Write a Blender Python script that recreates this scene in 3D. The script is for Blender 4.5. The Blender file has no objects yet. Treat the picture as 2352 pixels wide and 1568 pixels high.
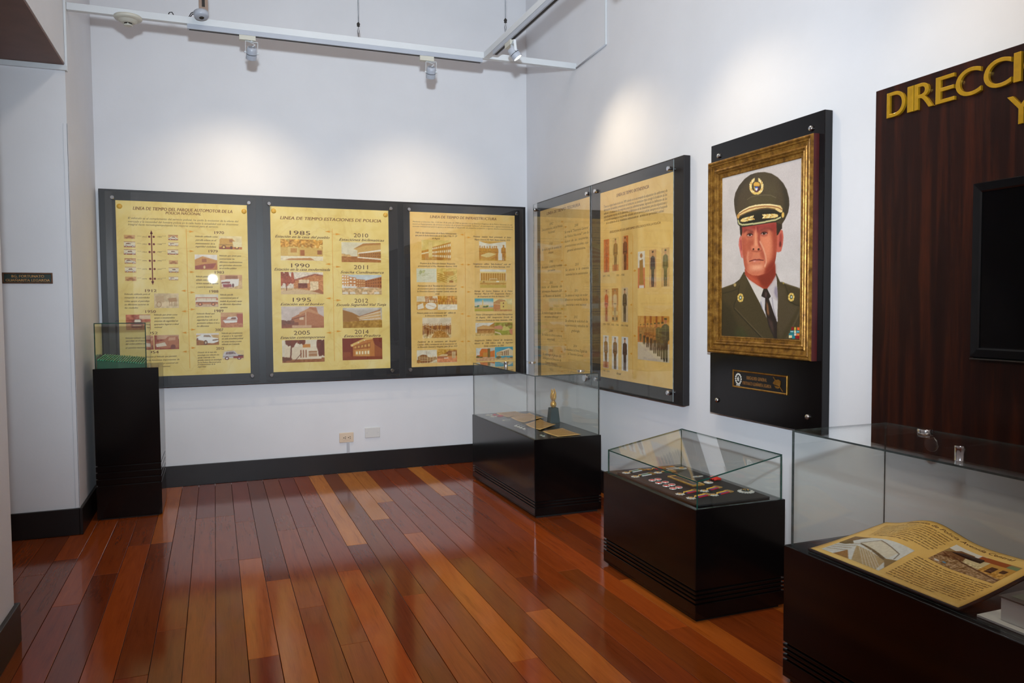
import bpy, bmesh, math, random
import numpy as np
from mathutils import Vector, Matrix

sc = bpy.context.scene
C = sc.collection
PI = math.pi

# ------------------------------------------------------------------ camera
cam_d = bpy.data.cameras.new('camera'); cam = bpy.data.objects.new('camera', cam_d); C.objects.link(cam)
CAM = Vector((-2.7824, -6.7515, 1.45))
YAW, PITCH, ROLL, FPX = 0.3702, -0.0461, -0.0069, 1756.1
fw = Vector((math.sin(YAW)*math.cos(PITCH), math.cos(YAW)*math.cos(PITCH), math.sin(PITCH)))
r0 = Vector((math.cos(YAW), -math.sin(YAW), 0)); u0 = r0.cross(fw)
rr = r0*math.cos(ROLL)+u0*math.sin(ROLL); uu = -r0*math.sin(ROLL)+u0*math.cos(ROLL)
mw = Matrix.Identity(4)
for i in range(3):
    mw[i][0], mw[i][1], mw[i][2], mw[i][3] = rr[i], uu[i], -fw[i], CAM[i]
cam.matrix_world = mw
cam_d.sensor_width = 36; cam_d.lens = 36*FPX/2352; cam_d.clip_start = 0.05
sc.camera = cam

# ------------------------------------------------------------------ world, lights, exposure
w = bpy.data.worlds.new('world'); sc.world = w; w.use_nodes = True
w.node_tree.nodes['Background'].inputs[0].default_value = (0.75, 0.82, 1.0, 1)
w.node_tree.nodes['Background'].inputs[1].default_value = 0.15
sc.view_settings.view_transform = 'Standard'; sc.view_settings.look = 'None'
sc.view_settings.gamma = 1; sc.view_settings.use_curve_mapping = False
sc.view_settings.exposure = 0.38
sc.cycles.use_light_tree = False
sc.cycles.max_bounces = 6; sc.cycles.diffuse_bounces = 3; sc.cycles.glossy_bounces = 3; sc.cycles.transparent_max_bounces = 20
sc.cycles.caustics_reflective = False; sc.cycles.caustics_refractive = False; sc.cycles.sample_clamp_indirect = 4

def aim(o, d):
    o.rotation_euler = Vector(d).to_track_quat('-Z', 'Y').to_euler()
# the photographer's flash, just above and right of the camera
fl = bpy.data.lights.new('camera_flash', 'SPOT'); flo = bpy.data.objects.new('camera_flash', fl); C.objects.link(flo)
fl.energy = 770; fl.color = (0.78, 0.90, 1.0); fl.spot_size = math.radians(85); fl.spot_blend = 1.0; fl.shadow_soft_size = 0.06
flo.location = (-2.80, -6.76, 1.93); aim(flo, (math.sin(YAW-.02), math.cos(YAW-.02), 0.06))
# added warm ambient fill below the ceiling (two long area lights, no fittings seen)
for nm, loc, sz, en in (('ceiling_fill_light', (-1.8, -3.4, 4.88), (0.5, 3.0), 22), ('ceiling_fill_light', (-1.8, -7.6, 4.88), (0.5, 3.0), 22)):
    L = bpy.data.lights.new(nm, 'AREA'); Lo = bpy.data.objects.new(nm, L); C.objects.link(Lo)
    L.shape = 'RECTANGLE'; L.size, L.size_y = sz; L.energy = en; L.color = (1.0, 0.88, 0.76)
    Lo.location = loc; aim(Lo, (0, 0, -1))

# ------------------------------------------------------------------ materials
def lin(c):
    return tuple(((v/255)/12.92 if v/255 <= .04045 else ((v/255+.055)/1.055)**2.4) for v in c)
def L4(c): return (*lin(c), 1)
class NT:
    def __init__(s, name):
        s.m = bpy.data.materials.new(name); s.m.use_nodes = True; s.t = s.m.node_tree
        s.n = s.t.nodes; s.b = s.n['Principled BSDF']; s.out = s.n['Material Output']
    def add(s, ty, **kw):
        n = s.n.new(ty)
        for k, v in kw.items():
            if k in n.inputs.keys(): n.inputs[k].default_value = v
            else: setattr(n, k, v)
        return n
    def lk(s, a, b): s.t.links.new(a, b)
    def math(s, op, a, b=None):
        n = s.n.new('ShaderNodeMath'); n.operation = op
        for i, v in enumerate((a, b)):
            if v is None: continue
            if isinstance(v, (int, float)): n.inputs[i].default_value = v
            else: s.lk(v, n.inputs[i])
        return n.outputs[0]
    def ramp(s, fac, stops):
        n = s.n.new('ShaderNodeValToRGB'); e = n.color_ramp.elements
        while len(e) < len(stops): e.new(0.5)
        for el, (p, c) in zip(e, stops): el.position = p; el.color = c
        s.lk(fac, n.inputs[0]); return n.outputs[0]
    def noise(s, scale, detail=4, vec=None, rough=.55, dist=0):
        n = s.n.new('ShaderNodeTexNoise'); n.inputs['Scale'].default_value = scale; n.inputs['Detail'].default_value = detail
        n.inputs['Roughness'].default_value = rough; n.inputs['Distortion'].default_value = dist
        if vec is not None: s.lk(vec, n.inputs['Vector'])
        return n.outputs[0]
    def coords(s, which='Object', scale=(1, 1, 1)):
        tc = s.n.new('ShaderNodeTexCoord'); mp = s.n.new('ShaderNodeMapping'); mp.inputs['Scale'].default_value = scale
        s.lk(tc.outputs[which], mp.inputs[0]); return mp.outputs[0]
    def bump(s, h, strength=.2, dist=.01):
        n = s.n.new('ShaderNodeBump'); n.inputs['Strength'].default_value = strength; n.inputs['Distance'].default_value = dist
        s.lk(h, n.inputs['Height']); s.lk(n.outputs[0], s.b.inputs['Normal'])

MATS = {}
def plain(name, rgb, rough=.5, metal=0, spec=.5, var=0, vscale=8, bump=0, coat=0, bscale=60):
    """rgb is sRGB 0-255"""
    t = NT(name); b = t.b
    b.inputs['Roughness'].default_value = rough; b.inputs['Metallic'].default_value = metal
    b.inputs['Specular IOR Level'].default_value = spec; b.inputs['Coat Weight'].default_value = coat
    co = t.coords('Object')
    nz = t.noise(vscale, 4, co)
    a = tuple(max(0, v*(1-var)) for v in lin(rgb)); c = tuple(min(1, v*(1+var)) for v in lin(rgb))
    t.lk(t.ramp(nz, [(.3, (*a, 1)), (.7, (*c, 1))]), b.inputs['Base Color'])
    if bump: t.bump(t.noise(bscale, 3, co), bump, .004)
    MATS[name] = t.m; return t.m
plain('wall_paint', (226, 226, 230), .62, var=.03, vscale=1.7, bump=.12, bscale=38)
plain('ceiling_paint', (225, 225, 225), .7, var=.02)
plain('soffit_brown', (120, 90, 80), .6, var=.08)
plain('baseboard_brown', (22, 16, 16), .38, var=.15, vscale=14)
plain('black_laminate', (11, 8, 8), .15, spec=.4, var=.12, vscale=20)
plain('black_board', (17, 13, 15), .42, var=.1, vscale=12)
plain('black_felt', (14, 12, 12), .75, var=.2, vscale=200)
plain('shadow_gap', (8, 7, 7), .6)
plain('white_metal', (214, 218, 222), .38, var=.02)
plain('cream_plastic', (202, 200, 188), .45, var=.03)
plain('ivory_plastic', (224, 202, 178), .4, var=.02)
plain('white_plastic', (218, 216, 214), .42, var=.02)
plain('grey_duct', (186, 188, 196), .5, var=.03)
plain('dark_hole', (25, 20, 18), .6)
plain('chrome', (205, 205, 208), .14, 1, var=.04)
plain('steel_wire', (110, 114, 120), .35, 1)
plain('black_cable', (22, 22, 24), .5)
plain('brass', (196, 146, 70), .3, 1, var=.2, vscale=40)
plain('bronze', (168, 122, 70), .4, .6, var=.25, vscale=60)
plain('dark_bronze', (96, 66, 46), .4, .5, var=.25, vscale=60)
plain('gold_letter', (200, 154, 30), .26, .55, var=.12, vscale=30, coat=.4)
plain('gold_bright', (214, 166, 84), .3, .6, var=.25, vscale=90)
plain('silver', (222, 220, 212), .32, .45, var=.2, vscale=120)
plain('red_enamel', (206, 44, 32), .5, spec=.2, var=.1, vscale=60)
plain('yellow_ribbon', (226, 178, 40), .7, var=.08, vscale=150)
plain('blue_ribbon', (46, 62, 150), .7, var=.08, vscale=150)
plain('red_ribbon', (178, 26, 46), .7, var=.08, vscale=150)
plain('green_ribbon', (24, 92, 62), .7, var=.08, vscale=150)
plain('white_ribbon', (206, 206, 206), .7, var=.05, vscale=150)
plain('green_marble', (24, 42, 42), .55, var=.35, vscale=40)
plain('green_velvet', (10, 84, 54), .6, var=.2, vscale=60)
plain('green_glass_bead', (70, 160, 122), .22, var=.4, vscale=160)
plain('plaque_black', (16, 15, 16), .3, var=.1)
plain('plaque_green', (10, 36, 26), .35, var=.1)
plain('tv_black', (9, 9, 11), .16, var=.05)
plain('tv_screen', (4, 4, 5), .06, var=.05)
plain('tv_trim', (70, 66, 62), .3, .6)
plain('white_card', (216, 218, 220), .6, var=.02)
plain('grey_green_card', (108, 112, 102), .6, var=.06)
plain('grey_rim', (92, 88, 88), .5, var=.05)
plain('print_ink', (92, 52, 26), .55, var=.1, vscale=90)
plain('print_brown', (110, 62, 32), .55, var=.1, vscale=90)
plain('print_title', (128, 78, 26), .55, var=.15, vscale=60)
plain('print_red', (122, 34, 22), .55, var=.1)
plain('print_ochre', (230, 160, 30), .55, var=.1)
plain('pin_ochre', (226, 176, 62), .35, var=.12, vscale=50)
plain('frame_side', (70, 22, 22), .45, var=.2)
plain('page_board', (34, 20, 22), .4, var=.2)
plain('stem_brown', (150, 128, 114), .5, var=.06)
plain('lamp_grey', (176, 182, 194), .35, var=.03)
plain('lamp_baffle', (150, 154, 164), .3, .4, var=.3, vscale=160)

def parchment(name, c0, c1, c2, scale=5):
    t = NT(name); t.b.inputs['Roughness'].default_value = .5
    co = t.coords('Object'); a = t.noise(scale, 6, co, .6, .4); v = t.noise(scale*.45, 3, co, .5, 1.4)
    base = t.ramp(a, [(.3, L4(c0)), (.52, L4(c1)), (.75, L4(c2))])
    vein = t.ramp(v, [(.485, (0, 0, 0, 1)), (.5, (1, 1, 1, 1)), (.515, (0, 0, 0, 1))])
    mx = t.n.new('ShaderNodeMix'); mx.data_type = 'RGBA'; mx.inputs[7].default_value = L4((206, 150, 66))
    t.lk(t.math('MULTIPLY', vein, .16), mx.inputs[0]); t.lk(base, mx.inputs[6]); t.lk(mx.outputs[2], t.b.inputs['Base Color'])
    MATS[name] = t.m
parchment('parchment_yellow', (232, 202, 108), (241, 217, 132), (244, 226, 156))
parchment('parchment_orange', (232, 186, 94), (241, 201, 116), (244, 212, 136))
parchment('parchment_tan', (230, 184, 96), (239, 198, 114), (243, 209, 134))
parchment('old_paper', (214, 164, 92), (228, 184, 112), (236, 200, 136), 14)

def vcol(name, rough=.5, spec=.4):
    t = NT(name); at = t.add('ShaderNodeVertexColor'); at.layer_name = 'print'
    t.lk(at.outputs[0], t.b.inputs['Base Color']); t.b.inputs['Roughness'].default_value = rough
    t.b.inputs['Specular IOR Level'].default_value = spec; MATS[name] = t.m
vcol('photo_print', .45); vcol('oil_painting', .32, .5)

def glass(name, tint, r0=.04):
    t = NT(name); t.n.remove(t.b)
    lw = t.add('ShaderNodeLayerWeight'); lw.inputs[0].default_value = .5
    f = t.math('ADD', t.math('MULTIPLY', t.math('POWER', lw.outputs['Facing'], 5.0), 1-r0), r0)
    tr = t.add('ShaderNodeBsdfTransparent'); tr.inputs[0].default_value = (*tint, 1)
    gl = t.add('ShaderNodeBsdfGlossy'); gl.inputs[0].default_value = (1, 1, 1, 1); gl.inputs[1].default_value = 0.01
    mx = t.add('ShaderNodeMixShader'); t.lk(f, mx.inputs[0]); t.lk(tr.outputs[0], mx.inputs[1]); t.lk(gl.outputs[0], mx.inputs[2])
    t.lk(mx.outputs[0], t.out.inputs[0]); MATS[name] = t.m
glass('clear_glass', (.975, .985, .977)); glass('acrylic', (.985, .985, .985), .035)
def glass_edge(name, rgb):
    t = NT(name); t.b.inputs['Base Color'].default_value = L4(rgb); t.b.inputs['Roughness'].default_value = .12
    n = t.noise(30, 2, t.coords()); t.lk(t.ramp(n, [(.3, L4(tuple(v*.8 for v in rgb))), (.7, L4(tuple(min(255, v*1.2) for v in rgb)))]), t.b.inputs['Base Color'])
    MATS[name] = t.m
glass_edge('green_glass_edge', (26, 62, 54)); glass_edge('dark_glass_edge', (62, 67, 65)); glass_edge('acrylic_edge', (120, 128, 130))

def emit(name, rgb, s):
    t = NT(name); t.b.inputs['Emission Color'].default_value = (*rgb, 1); t.b.inputs['Emission Strength'].default_value = s
    MATS[name] = t.m
emit('lamp_lens', (1, .9, .75), 14); MATS['lamp_lens'].cycles.emission_sampling = 'NONE'

def wood_panel():
    t = NT('sign_wood'); co = t.coords('Object', (1, 9, .45)); a = t.noise(2.2, 6, co, .6, .6); b2 = t.noise(26, 4, co, .6)
    f = t.math('ADD', t.math('MULTIPLY', a, .75), t.math('MULTIPLY', b2, .25))
    t.lk(t.ramp(f, [(.3, L4((20, 9, 8))), (.48, L4((35, 15, 11))), (.66, L4((62, 26, 13))), (.82, L4((36, 15, 11)))]), t.b.inputs['Base Color'])
    t.b.inputs['Roughness'].default_value = .3; t.b.inputs['Specular IOR Level'].default_value = .3; MATS['sign_wood'] = t.m
wood_panel()
def frame_gold():
    t = NT('antique_gold'); co = t.coords('Object'); a = t.noise(26, 6, co, .7); b2 = t.noise(110, 3, co)
    t.lk(t.ramp(a, [(.3, L4((74, 44, 14))), (.5, L4((138, 96, 34))), (.72, L4((182, 138, 64)))]), t.b.inputs['Base Color'])
    t.b.inputs['Metallic'].default_value = .55; t.b.inputs['Roughness'].default_value = .38; t.bump(b2, .25, .004); MATS['antique_gold'] = t.m
frame_gold()
def plank_mat():
    t = NT('plank_wood'); oi = t.add('ShaderNodeObjectInfo')
    tc = t.add('ShaderNodeTexCoord'); va = t.add('ShaderNodeVectorMath'); va.operation = 'ADD'
    cx = t.add('ShaderNodeCombineXYZ'); t.lk(t.math('MULTIPLY', oi.outputs['Random'], 37.0), cx.inputs[0]); t.lk(t.math('MULTIPLY', oi.outputs['Random'], 91.0), cx.inputs[1])
    t.lk(tc.outputs['Object'], va.inputs[0]); t.lk(cx.outputs[0], va.inputs[1])
    mp = t.add('ShaderNodeMapping'); mp.inputs['Scale'].default_value = (9, .75, 1); t.lk(va.outputs[0], mp.inputs[0])
    mp2 = t.add('ShaderNodeMapping'); mp2.inputs['Scale'].default_value = (70, 2.2, 1); t.lk(va.outputs[0], mp2.inputs[0])
    big = t.noise(2.4, 5, mp.outputs[0], .55, 1.2); fine = t.noise(3.0, 4, mp2.outputs[0], .6)
    f = t.math('ADD', t.math('MULTIPLY', big, .62), t.math('MULTIPLY', fine, .38))
    k = t.ramp(f, [(.28, (.5, .42, .38, 1)), (.45, (.88, .85, .82, 1)), (.6, (1.0, 1.0, 1.0, 1)), (.78, (1.3, 1.25, 1.15, 1))])
    mx = t.add('ShaderNodeMix'); mx.data_type = 'RGBA'; mx.blend_type = 'MULTIPLY'; mx.inputs[0].default_value = 1
    t.lk(oi.outputs['Color'], mx.inputs[6]); t.lk(k, mx.inputs[7]); t.lk(mx.outputs[2], t.b.inputs['Base Color'])
    t.b.inputs['Specular IOR Level'].default_value = .27
    rz = t.noise(9, 4, tc.outputs['Object']); t.lk(t.math('ADD', t.math('MULTIPLY', rz, .1), .06), t.b.inputs['Roughness'])
    t.bump(fine, .02, .001); MATS['plank_wood'] = t.m
plank_mat()

# ------------------------------------------------------------------ geometry helpers
def world_loc(o):
    v = Vector((0, 0, 0))
    while o is not None: v = v + o.location; o = o.parent
    return v
class MB:
    """collects shapes in room coordinates; build() links them as one mesh object under a parent"""
    def __init__(s): s.v = []; s.f = []; s.mi = []; s.cur = 0; s.smooth = []
    def add(s, vs, fs, smooth=False):
        o = len(s.v); s.v += [tuple(p) for p in vs]; s.f += [tuple(i+o for i in f) for f in fs]
        s.mi += [s.cur]*len(fs); s.smooth += [smooth]*len(fs); return s
    def slot(s, i): s.cur = i; return s
    def box(s, a, b):
        x0, x1 = sorted((a[0], b[0])); y0, y1 = sorted((a[1], b[1])); z0, z1 = sorted((a[2], b[2]))
        vs = [(x, y, z) for z in (z0, z1) for y in (y0, y1) for x in (x0, x1)]
        return s.add(vs, [(0, 2, 3, 1), (4, 5, 7, 6), (0, 1, 5, 4), (2, 6, 7, 3), (0, 4, 6, 2), (1, 3, 7, 5)])
    def bbox(s, a, b, r=.003):
        """box with chamfered edges"""
        bm = bmesh.new(); bmesh.ops.create_cube(bm, size=1)
        lo = [min(a[i], b[i]) for i in range(3)]; hi = [max(a[i], b[i]) for i in range(3)]
        for v in bm.verts: v.co = Vector([(lo[i]+hi[i])/2 + v.co[i]*(hi[i]-lo[i]) for i in range(3)])
        bmesh.ops.bevel(bm, geom=list(bm.edges), offset=r, segments=2, affect='EDGES', profile=.5)
        bm.verts.index_update(); s.add([v.co for v in bm.verts], [[v.index for v in f.verts] for f in bm.faces]); bm.free(); return s
    def obox(s, o, ax, ay, az):
        """box from a corner and three edge vectors"""
        o, ax, ay, az = map(Vector, (o, ax, ay, az))
        vs = [o+ax*i+ay*j+az*k for k in (0, 1) for j in (0, 1) for i in (0, 1)]
        fs = [(0, 2, 3, 1), (4, 5, 7, 6), (0, 1, 5, 4), (2, 6, 7, 3), (0, 4, 6, 2), (1, 3, 7, 5)]
        if ax.cross(ay).dot(az) < 0: fs = [f[::-1] for f in fs]
        return s.add(vs, fs)
    def lathe(s, o, axis, prof, n=20, smooth=True):
        """prof: (distance along axis, radius)"""
        o, ax = Vector(o), Vector(axis).normalized(); t = ax.orthogonal().normalized(); b = ax.cross(t)
        vs = []; fs = []
        for d, r in prof:
            for k in range(n):
                a = 2*PI*k/n; vs.append(o+ax*d+(t*math.cos(a)+b*math.sin(a))*r)
        for i in range(len(prof)-1):
            for k in range(n):
                fs.append((i*n+k, i*n+(k+1) % n, (i+1)*n+(k+1) % n, (i+1)*n+k))
        s.add(vs, fs, smooth)
        return s.add([vs[k] for k in range(n)][::-1]+[vs[(len(prof)-1)*n+k] for k in range(n)], [tuple(range(n)), tuple(range(n, 2*n))])
    def cyl(s, a, b, r, n=16):
        a, b = Vector(a), Vector(b); L = (b-a).length; c = min(.15*r, .2*L)
        return s.lathe(a, b-a, [(0, r-c), (c, r), (L-c, r), (L, r-c)], n)
    def tube(s, pts, r, n=8):
        pts = [Vector(p) for p in pts]; rs = r if isinstance(r, (list, tuple)) else [r]*len(pts)
        vs = []; fs = []; prev = None
        for i, p in enumerate(pts):
            d = (pts[min(i+1, len(pts)-1)]-pts[max(i-1, 0)]).normalized()
            t = d.orthogonal().normalized() if prev is None else (prev-d*prev.dot(d)).normalized()
            prev = t; b = d.cross(t)
            for k in range(n):
                a = 2*PI*k/n; vs.append(p+(t*math.cos(a)+b*math.sin(a))*rs[i])
        for i in range(len(pts)-1):
            for k in range(n): fs.append((i*n+k, i*n+(k+1) % n, (i+1)*n+(k+1) % n, (i+1)*n+k))
        fs.append(tuple(range(n))[::-1]); fs.append(tuple((len(pts)-1)*n+k for k in range(n)))
        return s.add(vs, fs, True)
    def prism(s, pts, d):
        """polygon (3-D, planar) extruded by vector d"""
        n = len(pts); d = Vector(d); a = [Vector(p) for p in pts]; b = [p+d for p in a]
        nrm = sum(((a[i]-a[0]).cross(a[(i+1) % n]-a[0]) for i in range(n)), Vector())
        fs = [tuple(range(n))[::-1], tuple(range(n, 2*n))]+[(i, (i+1) % n, n+(i+1) % n, n+i) for i in range(n)]
        if nrm.dot(d) < 0: fs = [f[::-1] for f in fs]
        return s.add(a+b, fs)
    def build(s, name, mats, parent=None, loc=None):
        me = bpy.data.meshes.new(name); off = world_loc(parent) if parent else Vector((0, 0, 0))
        if loc is not None: off = Vector(loc)
        me.from_pydata([(p[0]-off[0], p[1]-off[1], p[2]-off[2]) for p in s.v], [], s.f)
        for m in (mats if isinstance(mats, (list, tuple)) else [mats]): me.materials.append(MATS[m])
        me.polygons.foreach_set('material_index', s.mi); me.polygons.foreach_set('use_smooth', s.smooth); me.update()
        o = bpy.data.objects.new(name, me); C.objects.link(o)
        if parent: o.parent = parent
        if loc is not None: o.location = Vector(loc) - (world_loc(parent) if parent else Vector((0, 0, 0)))
        return o
def tag(o, label, cat, group=None):
    o['label'] = label; o['category'] = cat
    if group: o['group'] = group
    return o
def thing(name, label, cat, loc, group=None):
    o = bpy.data.objects.new(name, None); C.objects.link(o); o.location = loc; o.empty_display_size = .1
    return tag(o, label, cat, group)
def struct(o): o['kind'] = 'structure'; return o

class Face:
    """a flat frame on a wall or a table: origin, right, up; normal = right x up"""
    def __init__(s, o, r, u): s.o, s.r, s.u = Vector(o), Vector(r), Vector(u); s.n = s.r.cross(s.u)
    def p(s, a, b, d=0): return s.o+s.r*a+s.u*b+s.n*d

# text: curve glyphs turned into flat meshes
_tc = {}
def glyphs(body, shear=0, bold=0, ext=0, res=2):
    k = (body, shear, bold, ext, res)
    if k in _tc: return _tc[k]
    cu = bpy.data.curves.new('t', 'FONT'); cu.body = body; cu.resolution_u = res; cu.shear = shear; cu.offset = bold; cu.extrude = ext
    if ext: cu.bevel_depth = ext*.2; cu.bevel_resolution = 1
    ob = bpy.data.objects.new('t', cu); me = bpy.data.meshes.new_from_object(ob)
    v = np.empty(len(me.vertices)*3, np.float32); me.vertices.foreach_get('co', v); v = v.reshape(-1, 3)
    f = [tuple(p.vertices) for p in me.polygons]
    bpy.data.objects.remove(ob); bpy.data.curves.remove(cu); bpy.data.meshes.remove(me)
    _tc[k] = (v, f); return v, f
def text_on(mb, face, body, a0, a1, b, h, d=.0006, shear=0, bold=0, warp=None, strike=0):
    """one line fitted between a0 and a1, centred on height b (up), letters h tall"""
    v, f = glyphs(body, shear, bold)
    if not f: return
    x0, x1 = v[:, 0].min(), v[:, 0].max(); k = h/.72
    pts = [face.p(a0+(p[0]-x0)/(x1-x0)*(a1-a0), b+(p[1]-.36)*k, d) if warp is None else warp(a0+(p[0]-x0)/(x1-x0)*(a1-a0), b+(p[1]-.36)*k, d) for p in v]
    mb.add(pts, f)
    if strike: text_on(mb, face, body, a0+h*strike, a1+h*strike, b, h, d+.00005, shear, bold, warp)

# printed pictures: a small painter whose result becomes a colour attribute on a flat grid
class Cv:
    SS = 2; clip = None
    def __init__(s, w, h, bg=(200, 190, 185)):
        s.w, s.h = w*s.SS, h*s.SS; s.a = np.empty((s.h, s.w, 3), np.float32); s.a[:] = np.array(bg)/255
        s.X, s.Y = np.meshgrid((np.arange(s.w)+.5)/s.w, (np.arange(s.h)+.5)/s.h)
    def _blend(s, m, col, a, soft):
        if soft:
            k = int(soft)*s.SS
            for _ in range(2):
                for ax in (0, 1):
                    pad = [(0, 0), (0, 0)]; pad[ax] = (k, k); q = np.pad(m, pad, mode='edge'); c = np.cumsum(q, axis=ax)
                    z = np.zeros_like(np.take(c, [0], ax)); c = np.concatenate([z, c], ax); n = 2*k+1
                    m = (np.take(c, range(n, c.shape[ax]), ax)-np.take(c, range(0, c.shape[ax]-n), ax))/n
        if s.clip is not None: m = m*s.clip
        m = (m*a)[..., None]; s.a[:] = s.a*(1-m)+np.array(col, np.float32)/255*m
    def p(s, pts, col, a=1, soft=0):
        m = np.zeros((s.h, s.w), np.float32); ys = [q[1] for q in pts]
        r0 = max(0, int(min(ys)*s.h)-1); r1 = min(s.h, int(max(ys)*s.h)+2)
        if r1 <= r0: return
        X, Y = s.X[r0:r1], s.Y[r0:r1]; ins = np.zeros(X.shape, bool); n = len(pts)
        for i in range(n):
            x0, y0 = pts[i]; x1, y1 = pts[(i+1) % n]
            if y0 == y1: continue
            ins ^= ((y0 > Y) != (y1 > Y)) & (X < (x1-x0)*(Y-y0)/(y1-y0)+x0)
        m[r0:r1] = ins; s._blend(m, col, a, soft)
    def mask(s, pts):
        s.clip = None
        if pts:
            k = s.a.copy(); s.a[:] = 0; s.p(pts, (255, 255, 255)); s.clip = s.a[..., 0].copy(); s.a = k
    def r(s, x0, y0, x1, y1, col, a=1, soft=0): s.p([(x0, y0), (x1, y0), (x1, y1), (x0, y1)], col, a, soft)
    def e(s, q, col, a=1, soft=0):
        m = ((((s.X-q[0])/q[2])**2+((s.Y-q[1])/q[3])**2) < 1).astype(np.float32); s._blend(m, col, a, soft)
    def l(s, pts, wd, col, a=1, soft=0):
        m = np.zeros((s.h, s.w), np.float32); asp = s.h/s.w
        for (x0, y0), (x1, y1) in zip(pts, pts[1:]):
            dx, dy = x1-x0, (y1-y0)*asp; L2 = dx*dx+dy*dy+1e-12
            t = np.clip(((s.X-x0)*dx+(s.Y-y0)*asp*dy)/L2, 0, 1)
            m = np.maximum(m, (((s.X-x0-t*dx)**2+((s.Y-y0)*asp-t*dy)**2) < (wd/2)**2).astype(np.float32))
        s._blend(m, col, a, soft)
    def noise(s, amp, cell, seed, tint=(1, 1, 1), y0=0, y1=1):
        rg = np.random.RandomState(seed); g = rg.rand(s.h//cell+3, s.w//cell+3)
        yy = np.arange(s.h)/cell; xx = np.arange(s.w)/cell; iy, ix = yy.astype(int), xx.astype(int); fy, fx = (yy-iy)[:, None], (xx-ix)[None]
        n = g[iy][:, ix]*(1-fy)*(1-fx)+g[iy+1][:, ix]*fy*(1-fx)+g[iy][:, ix+1]*(1-fy)*fx+g[iy+1][:, ix+1]*fy*fx
        m = ((s.Y >= y0) & (s.Y <= y1))*(n-.5)*2*amp
        s.a[:] = np.clip(s.a+m[..., None]*np.array(tint), 0, 1)
    def done(s):
        a = s.a.reshape(s.h//2, 2, s.w//2, 2, 3).mean((1, 3)); return a
def print_mesh(name, img, pt, mat, parent):
    """img (h,w,3) sRGB; pt(u,v) -> room point (v down)"""
    h, w = img.shape[:2]; off = world_loc(parent)
    vs = np.array([tuple(pt(i/(w-1), j/(h-1))-off) for j in range(h) for i in range(w)], np.float32)
    idx = np.arange(h*w).reshape(h, w); f = np.stack([idx[1:, :-1], idx[1:, 1:], idx[:-1, 1:], idx[:-1, :-1]], -1).reshape(-1, 4)
    me = bpy.data.meshes.new(name); me.from_pydata(vs, [], f.tolist())
    ca = me.color_attributes.new('print', 'FLOAT_COLOR', 'POINT'); c = img.reshape(-1, 3)
    if mat == 'photo_print': c = np.clip(c, 0, 1)**.85
    l = np.where(c <= .04045, c/12.92, ((c+.055)/1.055)**2.4); rgba = np.ones((h*w, 4), np.float32); rgba[:, :3] = l
    ca.data.foreach_set('color', rgba.ravel()); me.materials.append(MATS[mat]); me.update()
    o = bpy.data.objects.new(name, me); C.objects.link(o); o.parent = parent; return o

# ------------------------------------------------------------------ the room
XL, YJ, YN, ZS, ZC, YF = -3.625, -1.19, -2.92, 2.99, 5.0, -9.6
fl_base = struct(MB().box((-6.2, YF, -.12), (0.2, 0.2, -.021)).build('floor', 'shadow_gap'))
struct(MB().box((-6.2, YF, ZC), (.2, .2, ZC+.1)).build('ceiling', 'ceiling_paint'))
struct(MB().box((-6.2, 0, -.12), (.2, .2, ZC)).build('wall_back', 'wall_paint'))
struct(MB().box((0, YF, -.12), (.2, 0, ZC)).build('wall_right', 'wall_paint'))
struct(MB().box((-6.2, YF-.2, -.12), (.2, YF, ZC)).build('wall_front', 'wall_paint'))
m = MB().box((-6.2, YJ, -.12), (XL, 0, ZC)).box((-6.2, YN, ZS), (XL, YJ, ZC)).box((-6.2, YF, -.12), (XL, YN, ZC))
struct(m.build('wall_left', 'wall_paint'))
struct(MB().box((-6.2, YN, -.12), (-6.0, YJ, ZS)).build('wall_passage', 'wall_paint'))
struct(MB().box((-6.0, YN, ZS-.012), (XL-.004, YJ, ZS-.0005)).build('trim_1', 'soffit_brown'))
struct(MB().bbox((XL-.022, YJ-.005, .172), (XL+.004, YJ-.0005, 2.62), .002).box((XL, YJ-.005, .172), (XL+.004, YJ+.012, 2.62)).build('trim_2', 'wall_paint'))
BH, BT = .1714, .02
struct(MB().bbox((XL+BT, -BT, 0), (-.0, -.0005, BH)).build('baseboard_back', 'baseboard_brown'))
struct(MB().bbox((-BT, -9.5, 0), (-.0005, -BT, BH)).build('baseboard_right', 'baseboard_brown'))
struct(MB().bbox((XL+.0005, YJ-BT, 0), (XL+BT, -.0005, BH)).bbox((-6.0, YJ-BT, 0), (XL+.0005, YJ-.0005, BH))
       .bbox((XL+.0005, -9.5, 0), (XL+BT, YN+BT, BH)).bbox((-6.0, YN+.0005, 0), (XL+.0005, YN+BT, BH)).build('baseboard_left', 'baseboard_brown'))

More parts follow.
